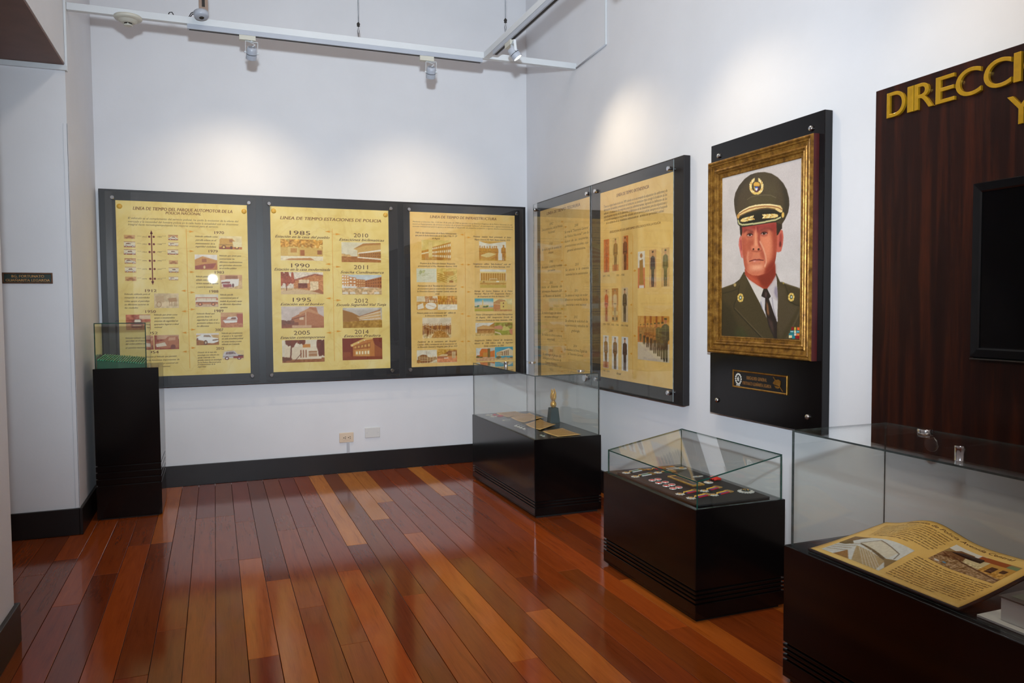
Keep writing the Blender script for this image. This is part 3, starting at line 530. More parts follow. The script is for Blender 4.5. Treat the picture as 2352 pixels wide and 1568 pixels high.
PORTRAIT = [('p',[(-0.025,0.689),(0.024,0.684),(0.178,0.662),(0.259,0.636),(0.315,0.592),(0.328,0.601),(0.427,0.697),(0.525,0.781),(0.59,0.843),(0.653,0.915),(0.735,1.008),(-0.021,1.03)],(66,56,36),1,0),
('p',[(0.713,0.613),(0.727,0.618),(0.768,0.663),(0.845,0.679),(0.961,0.696),(1.006,0.712),(1.041,1.027),(0.726,1.009),(0.738,0.89),(0.746,0.772),(0.729,0.65)],(66,56,36),1,0),
('p',[(0.025,0.768),(0.134,0.809),(0.218,0.897),(0.333,1.02),(-0.008,1.03),(-0.011,0.768)],(46,40,26),0.8,6),
('p',[(0.194,0.937),(0.285,0.921),(0.377,0.969),(0.377,1.019),(0.208,1.023)],(58,62,34),0.7,8),
('p',[(0.259,0.639),(0.315,0.6),(0.361,0.656),(0.317,0.72),(0.203,0.795),(0.192,0.769),(0.249,0.689)],(74,62,40),0.8,3),
('p',[(0.749,0.678),(0.826,0.694),(0.849,0.773),(0.924,0.796),(0.981,0.801),(0.869,0.902),(0.774,0.984),(0.743,0.914)],(78,66,48),0.8,4),
('l',[(0.254,0.676),(0.238,0.719),(0.221,0.749),(0.181,0.792),(0.183,0.815),(0.375,0.904),(0.571,0.994)],0.012,(38,32,22),0.9,1),
('l',[(0.192,0.809),(0.386,0.9),(0.584,0.991)],0.008,(104,88,64),0.7,1),
('l',[(0.998,0.828),(0.945,0.888),(0.871,0.958),(0.833,0.996)],0.01,(100,86,64),0.6,2),
('l',[(0.826,0.681),(0.861,0.727),(0.877,0.773),(0.953,0.795),(0.997,0.796)],0.01,(42,36,26),0.8,1),
('l',[(0.024,0.687),(0.167,0.667),(0.226,0.658)],0.012,(92,78,50),0.7,1),
('l',[(0.025,0.719),(0.144,0.708),(0.226,0.694)],0.008,(36,30,20),0.8,1),
('l',[(0.787,0.667),(0.885,0.687),(0.992,0.706)],0.012,(92,78,52),0.7,1),
('p',[(0.525,0.781),(0.566,0.719),(0.648,0.72),(0.74,0.772),(0.744,0.89),(0.651,0.825),(0.587,0.844)],(206,198,196),1,0),
('p',[(0.323,0.604),(0.371,0.639),(0.481,0.673),(0.568,0.699),(0.555,0.723),(0.525,0.782),(0.427,0.697)],(214,204,194),1,0),
('p',[(0.612,0.7),(0.669,0.665),(0.719,0.626),(0.73,0.65),(0.743,0.774),(0.689,0.756),(0.644,0.717)],(196,184,182),1,0),
('p',[(0.708,0.687),(0.738,0.693),(0.743,0.772),(0.699,0.725)],(120,108,130),0.7,3),
('l',[(0.675,0.753),(0.691,0.81),(0.732,0.876)],0.01,(140,130,140),0.7,1),
('l',[(0.536,0.776),(0.557,0.815)],0.012,(130,130,150),0.7,1),
('p',[(0.323,0.576),(0.371,0.592),(0.502,0.605),(0.626,0.59),(0.708,0.555),(0.716,0.626),(0.67,0.664),(0.612,0.701),(0.568,0.7),(0.481,0.674),(0.382,0.641),(0.328,0.611)],(168,66,46),1,0),
('p',[(0.479,0.625),(0.606,0.608),(0.711,0.56),(0.716,0.626),(0.67,0.664),(0.607,0.697),(0.555,0.685)],(120,36,26),0.8,5),
('p',[(0.328,0.595),(0.404,0.623),(0.502,0.654),(0.524,0.684),(0.404,0.647)],(206,96,66),0.7,5),
('p',[(0.724,0.397),(0.743,0.383),(0.771,0.371),(0.795,0.381),(0.804,0.415),(0.798,0.457),(0.779,0.493),(0.749,0.498),(0.727,0.495)],(196,96,78),1,0),
('p',[(0.756,0.403),(0.778,0.39),(0.789,0.419),(0.779,0.46),(0.752,0.469)],(150,54,48),0.8,2),
('e',(0.767,0.454,0.0126,0.0164),(90,34,30),0.8,2),
('p',[(0.24,0.431),(0.244,0.397),(0.26,0.377),(0.276,0.381),(0.29,0.419),(0.298,0.514),(0.274,0.504),(0.257,0.468)],(206,108,94),1,0),
('p',[(0.262,0.403),(0.273,0.399),(0.284,0.459),(0.273,0.469)],(140,44,48),0.8,2),
('p',[(0.268,0.306),(0.276,0.369),(0.282,0.419),(0.29,0.47),(0.303,0.514),(0.314,0.551),(0.333,0.582),(0.371,0.603),(0.426,0.618),(0.502,0.622),(0.574,0.614),(0.626,0.6),(0.677,0.578),(0.705,0.555),(0.716,0.528),(0.726,0.49),(0.732,0.443),(0.732,0.397),(0.722,0.321),(0.506,0.31)],(212,122,88),1,0),
('m',[(0.268,0.306),(0.276,0.369),(0.282,0.419),(0.29,0.47),(0.303,0.514),(0.314,0.551),(0.333,0.582),(0.371,0.603),(0.426,0.618),(0.502,0.622),(0.574,0.614),(0.626,0.6),(0.677,0.578),(0.705,0.555),(0.716,0.528),(0.726,0.49),(0.732,0.443),(0.732,0.397),(0.722,0.321),(0.506,0.31)]),
('p',[(0.642,0.326),(0.732,0.332),(0.733,0.443),(0.726,0.505),(0.708,0.565),(0.647,0.601),(0.565,0.622),(0.595,0.58),(0.661,0.544),(0.685,0.488),(0.674,0.417)],(146,48,34),0.95,9),
('p',[(0.565,0.622),(0.625,0.561),(0.686,0.545),(0.726,0.499),(0.727,0.584),(0.626,0.619),(0.502,0.625)],(128,38,28),0.8,7),
('p',[(0.281,0.384),(0.325,0.402),(0.336,0.472),(0.328,0.531),(0.36,0.591),(0.328,0.58),(0.3,0.51)],(150,64,50),0.75,5),
('p',[(0.276,0.369),(0.356,0.393),(0.379,0.439),(0.369,0.512),(0.404,0.583),(0.371,0.602),(0.328,0.58),(0.29,0.48)],(184,88,64),0.8,8),
('p',[(0.368,0.399),(0.443,0.403),(0.445,0.442),(0.402,0.475),(0.38,0.484),(0.356,0.438)],(164,72,52),0.7,7),
('p',[(0.268,0.308),(0.722,0.327),(0.727,0.374),(0.642,0.357),(0.528,0.355),(0.486,0.372),(0.443,0.355),(0.366,0.342),(0.279,0.364)],(146,46,44),0.9,6),
('p',[(0.55,0.395),(0.644,0.397),(0.659,0.454),(0.625,0.519),(0.584,0.493),(0.55,0.434)],(226,134,98),0.8,8),
('e',(0.479,0.576,0.082,0.0208),(238,168,132),0.95,8),
('p',[(0.371,0.553),(0.413,0.549),(0.424,0.573),(0.404,0.597),(0.36,0.581)],(222,140,106),0.7,6),
('p',[(0.402,0.472),(0.434,0.481),(0.413,0.52),(0.383,0.531),(0.369,0.508)],(196,104,78),0.8,4),
('p',[(0.521,0.481),(0.573,0.483),(0.584,0.531),(0.552,0.53),(0.521,0.505)],(176,84,62),0.8,4),
('e',(0.479,0.603,0.0946,0.0098),(190,90,66),0.7,6),
('p',[(0.456,0.497),(0.498,0.499),(0.521,0.519),(0.478,0.524),(0.424,0.518)],(206,122,92),0.8,5),
('p',[(0.456,0.351),(0.473,0.352),(0.476,0.419),(0.498,0.446),(0.467,0.453),(0.445,0.442),(0.453,0.409)],(236,158,118),0.8,4),
('p',[(0.497,0.353),(0.528,0.36),(0.519,0.399),(0.524,0.427),(0.55,0.453),(0.557,0.475),(0.521,0.475),(0.503,0.446),(0.492,0.406)],(150,56,44),0.8,4),
('p',[(0.401,0.45),(0.423,0.441),(0.476,0.451),(0.53,0.454),(0.557,0.47),(0.53,0.478),(0.478,0.478),(0.423,0.472)],(224,134,100),0.8,4),
('e',(0.437,0.465,0.011,0.0055),(52,16,12),1,1),
('e',(0.503,0.469,0.0142,0.0066),(52,16,12),1,1),
('l',[(0.418,0.473),(0.478,0.481),(0.541,0.478)],0.012,(150,66,50),0.8,2),
('l',[(0.519,0.427),(0.562,0.468),(0.588,0.508),(0.599,0.546),(0.584,0.57)],0.018,(238,176,140),0.8,2),
('l',[(0.503,0.431),(0.549,0.477),(0.576,0.517),(0.584,0.551)],0.016,(170,76,58),0.7,3),
('l',[(0.369,0.478),(0.358,0.512),(0.375,0.545)],0.018,(232,160,124),0.7,3),
('p',[(0.383,0.534),(0.42,0.526),(0.462,0.523),(0.479,0.526),(0.509,0.524),(0.565,0.534),(0.521,0.533),(0.478,0.531),(0.435,0.531)],(150,62,58),1,1),
('l',[(0.385,0.534),(0.435,0.53),(0.478,0.53),(0.565,0.535)],0.007,(84,24,28),1,1),
('p',[(0.42,0.532),(0.478,0.532),(0.532,0.535),(0.5,0.542),(0.446,0.541)],(206,116,100),0.9,2),
('e',(0.451,0.536,0.0158,0.0033),(236,180,166),0.9,2),
('l',[(0.413,0.546),(0.478,0.553),(0.532,0.551)],0.012,(180,88,66),0.6,3),
('e',(0.39,0.377,0.0489,0.0142),(150,62,50),0.8,4),
('e',(0.393,0.366,0.0489,0.0066),(110,36,32),0.6,4),
('e',(0.391,0.38,0.0331,0.0066),(206,172,160),1,1),
('e',(0.39,0.378,0.0174,0.0076),(34,14,12),1,0),
('e',(0.396,0.377,0.0032,0.0011),(240,230,230),1,0),
('l',[(0.352,0.377),(0.372,0.371),(0.402,0.372),(0.426,0.38)],0.009,(70,22,20),1,1),
('l',[(0.356,0.389),(0.39,0.394),(0.426,0.392)],0.01,(176,84,66),0.7,2),
('e',(0.571,0.379,0.0505,0.0153),(150,62,50),0.8,4),
('e',(0.574,0.369,0.0489,0.0055),(110,36,32),0.6,4),
('e',(0.573,0.382,0.0331,0.0066),(206,172,160),1,1),
('e',(0.571,0.381,0.0189,0.0076),(34,14,12),1,0),
('e',(0.577,0.379,0.0032,0.0011),(240,230,230),1,0),
('l',[(0.532,0.38),(0.554,0.374),(0.584,0.375),(0.609,0.382)],0.009,(70,22,20),1,1),
('l',[(0.536,0.391),(0.571,0.397),(0.609,0.394)],0.01,(176,84,66),0.7,2),
('l',[(0.309,0.358),(0.339,0.347),(0.388,0.352),(0.424,0.363)],0.014,(86,26,26),0.8,3),
('l',[(0.527,0.36),(0.58,0.353),(0.642,0.359),(0.672,0.369)],0.014,(96,30,28),0.8,3),
('l',[(0.467,0.336),(0.472,0.366)],0.01,(206,110,84),0.7,2),
('l',[(0.486,0.339),(0.491,0.367)],0.008,(110,30,30),0.8,2),
('m',[]),
('p',[(0.718,0.321),(0.787,0.321),(0.787,0.369),(0.773,0.372),(0.74,0.4),(0.724,0.403)],(44,32,22),1,1),
('p',[(0.249,0.307),(0.285,0.315),(0.289,0.359),(0.274,0.382),(0.26,0.368)],(44,28,24),1,1),
('p',[(0.174,0.181),(0.172,0.152),(0.189,0.113),(0.24,0.074),(0.314,0.042),(0.394,0.025),(0.481,0.023),(0.573,0.031),(0.656,0.049),(0.73,0.078),(0.795,0.117),(0.838,0.158),(0.864,0.208),(0.868,0.245),(0.855,0.284),(0.82,0.319),(0.782,0.345),(0.713,0.328),(0.517,0.324),(0.276,0.315),(0.227,0.304),(0.213,0.267),(0.188,0.227)],(74,60,38),1,0),
('m',[(0.174,0.181),(0.172,0.152),(0.189,0.113),(0.24,0.074),(0.314,0.042),(0.394,0.025),(0.481,0.023),(0.573,0.031),(0.656,0.049),(0.73,0.078),(0.795,0.117),(0.838,0.158),(0.864,0.208),(0.868,0.245),(0.855,0.284),(0.82,0.319),(0.782,0.345),(0.713,0.328),(0.517,0.324),(0.276,0.315),(0.227,0.304),(0.213,0.267),(0.188,0.227)]),
('p',[(0.174,0.181),(0.172,0.152),(0.189,0.113),(0.24,0.074),(0.314,0.042),(0.394,0.025),(0.481,0.023),(0.418,0.046),(0.306,0.076),(0.241,0.129),(0.216,0.186),(0.226,0.245),(0.192,0.227)],(56,46,30),0.8,6),
('p',[(0.737,0.081),(0.795,0.117),(0.838,0.158),(0.864,0.208),(0.868,0.245),(0.855,0.284),(0.82,0.319),(0.782,0.345),(0.784,0.288),(0.812,0.237),(0.797,0.171)],(48,40,26),0.8,6),
('p',[(0.544,0.07),(0.708,0.111),(0.738,0.176),(0.636,0.174),(0.56,0.149)],(84,72,46),0.7,10),
('p',[(0.388,0.164),(0.483,0.158),(0.576,0.164),(0.666,0.176),(0.726,0.202),(0.681,0.222),(0.546,0.209),(0.39,0.208),(0.356,0.198)],(82,72,40),0.7,6),
('l',[(0.349,0.168),(0.396,0.158),(0.483,0.156),(0.576,0.162),(0.651,0.171),(0.71,0.19)],0.006,(128,114,84),0.6,1),
('m',[]),
('p',[(0.216,0.262),(0.224,0.304),(0.256,0.321),(0.306,0.327),(0.399,0.327),(0.593,0.327),(0.715,0.327),(0.768,0.315),(0.79,0.294),(0.781,0.28),(0.726,0.262),(0.637,0.248),(0.546,0.242),(0.437,0.244),(0.341,0.25),(0.259,0.262)],(36,34,18),1,0),
('p',[(0.235,0.275),(0.26,0.303),(0.309,0.311),(0.517,0.313),(0.705,0.31),(0.759,0.303),(0.741,0.285),(0.667,0.265),(0.554,0.255),(0.421,0.257),(0.309,0.267)],(26,24,14),1,0),
('l',[(0.232,0.282),(0.244,0.301),(0.285,0.312),(0.358,0.315),(0.533,0.317),(0.713,0.313),(0.765,0.305)],0.014,(196,190,136),1,1),
('p',[(0.268,0.286),(0.274,0.279),(0.289,0.274),(0.306,0.274),(0.3,0.281),(0.289,0.286)],(236,204,128),1,0),
('p',[(0.268,0.286),(0.289,0.285),(0.304,0.289),(0.317,0.296),(0.301,0.297),(0.282,0.294)],(216,168,84),1,0),
('p',[(0.292,0.286),(0.295,0.276),(0.308,0.272),(0.325,0.271),(0.322,0.279),(0.311,0.284)],(216,168,84),1,0),
('p',[(0.292,0.286),(0.312,0.286),(0.328,0.291),(0.339,0.297),(0.322,0.297),(0.304,0.294)],(248,228,166),1,0),
('p',[(0.315,0.285),(0.319,0.276),(0.331,0.272),(0.347,0.27),(0.344,0.277),(0.334,0.283)],(248,228,166),1,0),
('p',[(0.315,0.285),(0.336,0.285),(0.352,0.289),(0.363,0.296),(0.345,0.296),(0.328,0.293)],(236,204,128),1,0),
('p',[(0.339,0.284),(0.342,0.275),(0.355,0.271),(0.371,0.269),(0.368,0.276),(0.358,0.282)],(236,204,128),1,0),
('p',[(0.339,0.284),(0.36,0.284),(0.374,0.288),(0.385,0.295),(0.369,0.295),(0.352,0.292)],(216,168,84),1,0),
('p',[(0.361,0.283),(0.364,0.274),(0.379,0.27),(0.394,0.269),(0.391,0.275),(0.382,0.282)],(216,168,84),1,0),
('p',[(0.361,0.283),(0.382,0.283),(0.397,0.287),(0.409,0.295),(0.391,0.294),(0.375,0.291)],(248,228,166),1,0),
('p',[(0.385,0.282),(0.388,0.273),(0.401,0.269),(0.416,0.268),(0.413,0.274),(0.404,0.281)],(248,228,166),1,0),
('p',[(0.385,0.282),(0.405,0.282),(0.421,0.287),(0.431,0.294),(0.415,0.294),(0.397,0.291)],(236,204,128),1,0),
('p',[(0.409,0.281),(0.412,0.272),(0.424,0.268),(0.44,0.267),(0.437,0.274),(0.427,0.28)],(236,204,128),1,0),
('p',[(0.409,0.281),(0.427,0.281),(0.443,0.286),(0.454,0.293),(0.437,0.293),(0.421,0.289)],(216,168,84),1,0),
('p',[(0.263,0.281),(0.312,0.274),(0.322,0.295),(0.263,0.292)],(236,204,128),0.9,0),
('p',[(0.741,0.293),(0.733,0.3),(0.718,0.301),(0.703,0.301),(0.71,0.295),(0.722,0.292)],(236,204,128),1,0),
('p',[(0.741,0.293),(0.722,0.293),(0.71,0.287),(0.7,0.281),(0.716,0.282),(0.73,0.285)],(216,168,84),1,0),
('p',[(0.721,0.292),(0.715,0.299),(0.702,0.303),(0.686,0.303),(0.692,0.296),(0.703,0.292)],(216,168,84),1,0),
('p',[(0.721,0.292),(0.703,0.291),(0.691,0.284),(0.683,0.277),(0.699,0.279),(0.713,0.284)],(248,228,166),1,0),
('p',[(0.702,0.291),(0.696,0.298),(0.681,0.301),(0.666,0.301),(0.672,0.295),(0.683,0.291)],(248,228,166),1,0),
('p',[(0.702,0.291),(0.683,0.289),(0.67,0.283),(0.662,0.276),(0.678,0.277),(0.694,0.283)],(236,204,128),1,0),
('p',[(0.681,0.289),(0.675,0.297),(0.662,0.3),(0.647,0.3),(0.651,0.294),(0.664,0.289)],(236,204,128),1,0),
('p',[(0.681,0.289),(0.662,0.288),(0.65,0.282),(0.644,0.275),(0.659,0.276),(0.674,0.282)],(216,168,84),1,0),
('p',[(0.662,0.288),(0.656,0.296),(0.642,0.299),(0.626,0.299),(0.632,0.293),(0.644,0.288)],(216,168,84),1,0),
('p',[(0.662,0.288),(0.644,0.287),(0.631,0.281),(0.623,0.274),(0.639,0.275),(0.653,0.281)],(248,228,166),1,0),
('p',[(0.642,0.287),(0.636,0.295),(0.621,0.298),(0.606,0.298),(0.612,0.292),(0.623,0.287)],(248,228,166),1,0),
('p',[(0.642,0.287),(0.623,0.286),(0.61,0.28),(0.603,0.273),(0.618,0.274),(0.632,0.28)],(236,204,128),1,0),
('p',[(0.621,0.286),(0.615,0.294),(0.601,0.297),(0.585,0.297),(0.591,0.291),(0.603,0.286)],(236,204,128),1,0),
('p',[(0.621,0.286),(0.603,0.285),(0.59,0.279),(0.582,0.272),(0.598,0.273),(0.614,0.279)],(216,168,84),1,0),
('p',[(0.601,0.285),(0.595,0.293),(0.58,0.296),(0.565,0.296),(0.571,0.289),(0.582,0.285)],(216,168,84),1,0),
('p',[(0.601,0.285),(0.582,0.284),(0.569,0.277),(0.562,0.271),(0.577,0.272),(0.593,0.277)],(248,228,166),1,0),
('p',[(0.58,0.284),(0.574,0.293),(0.56,0.295),(0.544,0.295),(0.55,0.288),(0.562,0.284)],(248,228,166),1,0),
('p',[(0.58,0.284),(0.562,0.283),(0.549,0.276),(0.541,0.27),(0.557,0.271),(0.573,0.276)],(236,204,128),1,0),
('p',[(0.737,0.287),(0.691,0.28),(0.681,0.3),(0.737,0.298)],(236,204,128),0.9,0),
('p',[(0.221,0.249),(0.244,0.235),(0.3,0.222),(0.374,0.211),(0.453,0.208),(0.546,0.211),(0.637,0.218),(0.703,0.229),(0.763,0.238),(0.787,0.256),(0.789,0.277),(0.762,0.277),(0.703,0.256),(0.607,0.24),(0.516,0.236),(0.421,0.239),(0.341,0.246),(0.268,0.257),(0.224,0.265)],(230,198,130),1,0),
('l',[(0.233,0.247),(0.3,0.234),(0.382,0.223),(0.468,0.222),(0.577,0.226),(0.667,0.235),(0.74,0.248),(0.781,0.263)],0.008,(150,84,40),1,1),
('l',[(0.226,0.26),(0.276,0.253),(0.35,0.244),(0.429,0.238),(0.524,0.235),(0.615,0.239),(0.703,0.253)],0.007,(120,76,36),0.9,1),
('l',[(0.244,0.238),(0.308,0.224),(0.382,0.215),(0.461,0.212),(0.554,0.215),(0.645,0.223),(0.726,0.235)],0.007,(252,232,180),0.9,1),
('e',(0.232,0.257,0.0174,0.0142),(206,150,70),1,0),
('e',(0.795,0.293,0.0158,0.0153),(224,180,90),1,0),
('p',[(0.467,0.15),(0.443,0.147),(0.424,0.14),(0.412,0.131),(0.434,0.133),(0.453,0.139)],(236,204,128),1,0),
('p',[(0.459,0.145),(0.44,0.139),(0.431,0.13),(0.427,0.122),(0.445,0.128),(0.457,0.135)],(216,168,84),1,0),
('p',[(0.472,0.15),(0.486,0.142),(0.506,0.14),(0.527,0.142),(0.514,0.149),(0.497,0.152)],(236,204,128),1,0),
('p',[(0.479,0.147),(0.483,0.138),(0.495,0.132),(0.511,0.13),(0.508,0.138),(0.498,0.145)],(216,168,84),1,0),
('p',[(0.448,0.144),(0.424,0.141),(0.407,0.133),(0.397,0.123),(0.418,0.127),(0.437,0.133)],(216,168,84),1,0),
('p',[(0.44,0.14),(0.421,0.133),(0.415,0.125),(0.413,0.116),(0.429,0.122),(0.44,0.13)],(248,228,166),1,0),
('p',[(0.492,0.149),(0.502,0.14),(0.521,0.137),(0.541,0.138),(0.532,0.145),(0.516,0.15)],(216,168,84),1,0),
('p',[(0.498,0.146),(0.498,0.137),(0.509,0.13),(0.524,0.127),(0.524,0.134),(0.517,0.142)],(248,228,166),1,0),
('p',[(0.431,0.135),(0.407,0.131),(0.393,0.123),(0.385,0.114),(0.405,0.118),(0.423,0.125)],(248,228,166),1,0),
('p',[(0.423,0.132),(0.405,0.123),(0.401,0.115),(0.402,0.107),(0.416,0.114),(0.426,0.122)],(236,204,128),1,0),
('p',[(0.508,0.143),(0.516,0.134),(0.533,0.13),(0.552,0.13),(0.544,0.138),(0.532,0.143)],(248,228,166),1,0),
('p',[(0.516,0.141),(0.513,0.131),(0.521,0.125),(0.535,0.12),(0.536,0.128),(0.532,0.137)],(236,204,128),1,0),
('p',[(0.418,0.126),(0.394,0.12),(0.382,0.111),(0.377,0.102),(0.396,0.107),(0.412,0.115)],(236,204,128),1,0),
('p',[(0.41,0.121),(0.394,0.113),(0.391,0.104),(0.396,0.096),(0.409,0.104),(0.415,0.113)],(216,168,84),1,0),
('p',[(0.521,0.135),(0.525,0.126),(0.541,0.121),(0.558,0.12),(0.554,0.128),(0.543,0.134)],(236,204,128),1,0),
('p',[(0.528,0.133),(0.522,0.123),(0.528,0.116),(0.541,0.11),(0.544,0.119),(0.543,0.128)],(216,168,84),1,0),
('p',[(0.41,0.114),(0.388,0.107),(0.377,0.098),(0.375,0.09),(0.393,0.095),(0.407,0.103)],(216,168,84),1,0),
('p',[(0.402,0.11),(0.388,0.1),(0.388,0.092),(0.394,0.084),(0.405,0.093),(0.41,0.102)],(248,228,166),1,0),
('p',[(0.528,0.126),(0.53,0.116),(0.543,0.11),(0.56,0.108),(0.558,0.117),(0.549,0.123)],(216,168,84),1,0),
('p',[(0.535,0.123),(0.528,0.114),(0.532,0.106),(0.541,0.099),(0.547,0.108),(0.547,0.117)],(248,228,166),1,0),
('p',[(0.407,0.102),(0.386,0.095),(0.379,0.085),(0.379,0.076),(0.396,0.083),(0.409,0.092)],(248,228,166),1,0),
('p',[(0.399,0.098),(0.388,0.088),(0.391,0.08),(0.399,0.073),(0.407,0.082),(0.41,0.091)],(236,204,128),1,0),
('p',[(0.53,0.115),(0.528,0.104),(0.539,0.098),(0.555,0.095),(0.557,0.104),(0.549,0.111)],(248,228,166),1,0),
('p',[(0.538,0.113),(0.527,0.103),(0.528,0.094),(0.538,0.087),(0.546,0.096),(0.547,0.105)],(236,204,128),1,0),
('p',[(0.412,0.091),(0.393,0.083),(0.386,0.073),(0.39,0.066),(0.405,0.072),(0.415,0.081)],(236,204,128),1,0),
('p',[(0.404,0.087),(0.394,0.078),(0.399,0.069),(0.409,0.063),(0.415,0.071),(0.415,0.08)],(216,168,84),1,0),
('p',[(0.525,0.103),(0.522,0.092),(0.532,0.085),(0.546,0.082),(0.549,0.091),(0.543,0.098)],(236,204,128),1,0),
('p',[(0.533,0.1),(0.521,0.091),(0.521,0.083),(0.527,0.075),(0.536,0.083),(0.541,0.092)],(216,168,84),1,0),
('p',[(0.421,0.082),(0.404,0.073),(0.401,0.063),(0.405,0.056),(0.42,0.063),(0.427,0.072)],(216,168,84),1,0),
('p',[(0.413,0.078),(0.407,0.068),(0.413,0.06),(0.424,0.055),(0.429,0.063),(0.427,0.072)],(248,228,166),1,0),
('p',[(0.516,0.092),(0.509,0.081),(0.517,0.074),(0.53,0.07),(0.535,0.078),(0.532,0.086)],(216,168,84),1,0),
('p',[(0.524,0.09),(0.509,0.081),(0.506,0.072),(0.511,0.064),(0.522,0.072),(0.528,0.081)],(248,228,166),1,0),
('p',[(0.435,0.074),(0.42,0.066),(0.42,0.057),(0.426,0.05),(0.438,0.058),(0.443,0.067)],(248,228,166),1,0),
('p',[(0.427,0.071),(0.424,0.061),(0.432,0.054),(0.445,0.049),(0.448,0.058),(0.443,0.067)],(236,204,128),1,0),
('p',[(0.502,0.082),(0.492,0.072),(0.498,0.064),(0.509,0.059),(0.516,0.068),(0.516,0.075)],(248,228,166),1,0),
('p',[(0.509,0.08),(0.494,0.071),(0.489,0.062),(0.491,0.055),(0.503,0.061),(0.513,0.07)],(236,204,128),1,0),
('p',[(0.431,0.083),(0.451,0.075),(0.489,0.08),(0.513,0.092),(0.509,0.105),(0.435,0.097)],(222,168,70),1,1),
('p',[(0.435,0.099),(0.506,0.106),(0.494,0.13),(0.47,0.137),(0.448,0.126)],(90,30,60),1,0),
('p',[(0.446,0.103),(0.492,0.107),(0.483,0.114),(0.451,0.11)],(60,110,180),1,0),
('p',[(0.45,0.111),(0.489,0.115),(0.479,0.125),(0.47,0.129),(0.456,0.121)],(226,224,224),1,0),
('p',[(0.434,0.1),(0.445,0.102),(0.454,0.126),(0.445,0.121)],(210,180,60),1,0),
('p',[(0.412,0.131),(0.53,0.142),(0.498,0.15),(0.435,0.144)],(232,196,104),1,1),
('e',(0.301,0.749,0.0126,0.0055),(232,206,120),1,0),
('e',(0.298,0.757,0.0126,0.0066),(206,160,70),1,0),
('e',(0.29,0.765,0.0126,0.0066),(232,206,120),1,0),
('e',(0.278,0.768,0.0126,0.0066),(206,160,70),1,0),
('e',(0.263,0.768,0.0126,0.0066),(232,206,120),1,0),
('e',(0.251,0.765,0.0126,0.0066),(206,160,70),1,0),
('e',(0.241,0.757,0.0126,0.0066),(232,206,120),1,0),
('e',(0.238,0.748,0.0126,0.0066),(206,160,70),1,0),
('e',(0.241,0.739,0.0126,0.0066),(232,206,120),1,0),
('e',(0.249,0.733,0.0126,0.0066),(206,160,70),1,0),
('e',(0.262,0.729,0.0126,0.0066),(232,206,120),1,0),
('e',(0.276,0.729,0.0126,0.0066),(206,160,70),1,0),
('e',(0.29,0.733,0.011,0.0066),(232,206,120),1,0),
('e',(0.298,0.741,0.0126,0.0055),(206,160,70),1,0),
('e',(0.27,0.748,0.0205,0.012),(70,84,50),1,0),
('e',(0.27,0.748,0.011,0.0066),(226,228,220),1,0),
('e',(0.926,0.75,0.011,0.0066),(232,206,120),1,0),
('e',(0.924,0.759,0.0095,0.0055),(206,160,70),1,0),
('e',(0.916,0.765,0.011,0.0066),(232,206,120),1,0),
('e',(0.907,0.768,0.0095,0.0066),(206,160,70),1,0),
('e',(0.894,0.768,0.011,0.0066),(232,206,120),1,0),
('e',(0.883,0.765,0.011,0.0066),(206,160,70),1,0),
('e',(0.875,0.758,0.011,0.0066),(232,206,120),1,0),
('e',(0.874,0.75,0.0095,0.0055),(206,160,70),1,0),
('e',(0.875,0.743,0.011,0.0055),(232,206,120),1,0),
('e',(0.883,0.736,0.011,0.0055),(206,160,70),1,0),
('e',(0.894,0.733,0.0095,0.0055),(232,206,120),1,0),
('e',(0.905,0.733,0.011,0.0055),(206,160,70),1,0),
('e',(0.916,0.736,0.0095,0.0066),(232,206,120),1,0),
('e',(0.924,0.743,0.0095,0.0055),(206,160,70),1,0),
('e',(0.901,0.75,0.0158,0.0109),(70,84,50),1,0),
('e',(0.901,0.75,0.0079,0.0055),(226,228,220),1,0),
('e',(0.192,0.67,0.0174,0.0098),(176,150,96),1,0),
('e',(0.809,0.672,0.0095,0.0055),(150,130,60),1,0),
('p',[(0.904,0.916),(0.932,0.916),(0.932,0.932),(0.904,0.932)],(132,22,28),1,0),
('p',[(0.937,0.916),(0.957,0.916),(0.957,0.931),(0.937,0.932)],(206,176,70),1,0),
('p',[(0.968,0.915),(1.016,0.915),(1.016,0.93),(0.97,0.931)],(232,98,40),1,0),
('p',[(0.891,0.935),(0.931,0.934),(0.932,0.948),(0.891,0.948)],(30,134,140),1,0),
('p',[(0.937,0.934),(0.957,0.934),(0.957,0.947),(0.937,0.947)],(220,214,180),1,0),
('p',[(0.961,0.933),(1.016,0.933),(1.016,0.946),(0.961,0.947)],(28,128,138),1,0),
('p',[(0.877,0.95),(0.934,0.949),(0.934,0.962),(0.877,0.963)],(30,120,130),1,0),
('p',[(0.937,0.949),(0.959,0.949),(0.961,0.961),(0.937,0.962)],(210,200,190),1,0),
('p',[(0.965,0.949),(1.016,0.948),(1.016,0.96),(0.965,0.961)],(226,120,60),1,0),
('p',[(0.877,0.962),(0.912,0.961),(0.912,0.975),(0.877,0.977)],(222,206,160),1,0),
('p',[(0.915,0.962),(0.946,0.962),(0.946,0.978),(0.915,0.979)],(28,128,138),1,0),
('p',[(0.953,0.962),(1.016,0.96),(1.016,0.977),(0.953,0.978)],(140,20,30),1,0),
('p',[(0.896,0.939),(0.927,0.938),(0.927,0.942),(0.896,0.942)],(220,230,230),1,0),
('p',[(0.967,0.938),(0.995,0.937),(0.995,0.94),(0.967,0.94)],(220,230,230),1,0),
('p',[(0.569,0.699),(0.614,0.699),(0.661,0.744),(0.637,0.758),(0.683,0.819),(0.738,0.89),(0.737,1.008),(0.705,0.985),(0.637,0.915),(0.588,0.819),(0.59,0.754),(0.541,0.742)],(36,28,28),1,0),
('p',[(0.591,0.714),(0.614,0.724),(0.606,0.753),(0.587,0.747)],(96,70,70),0.7,2),
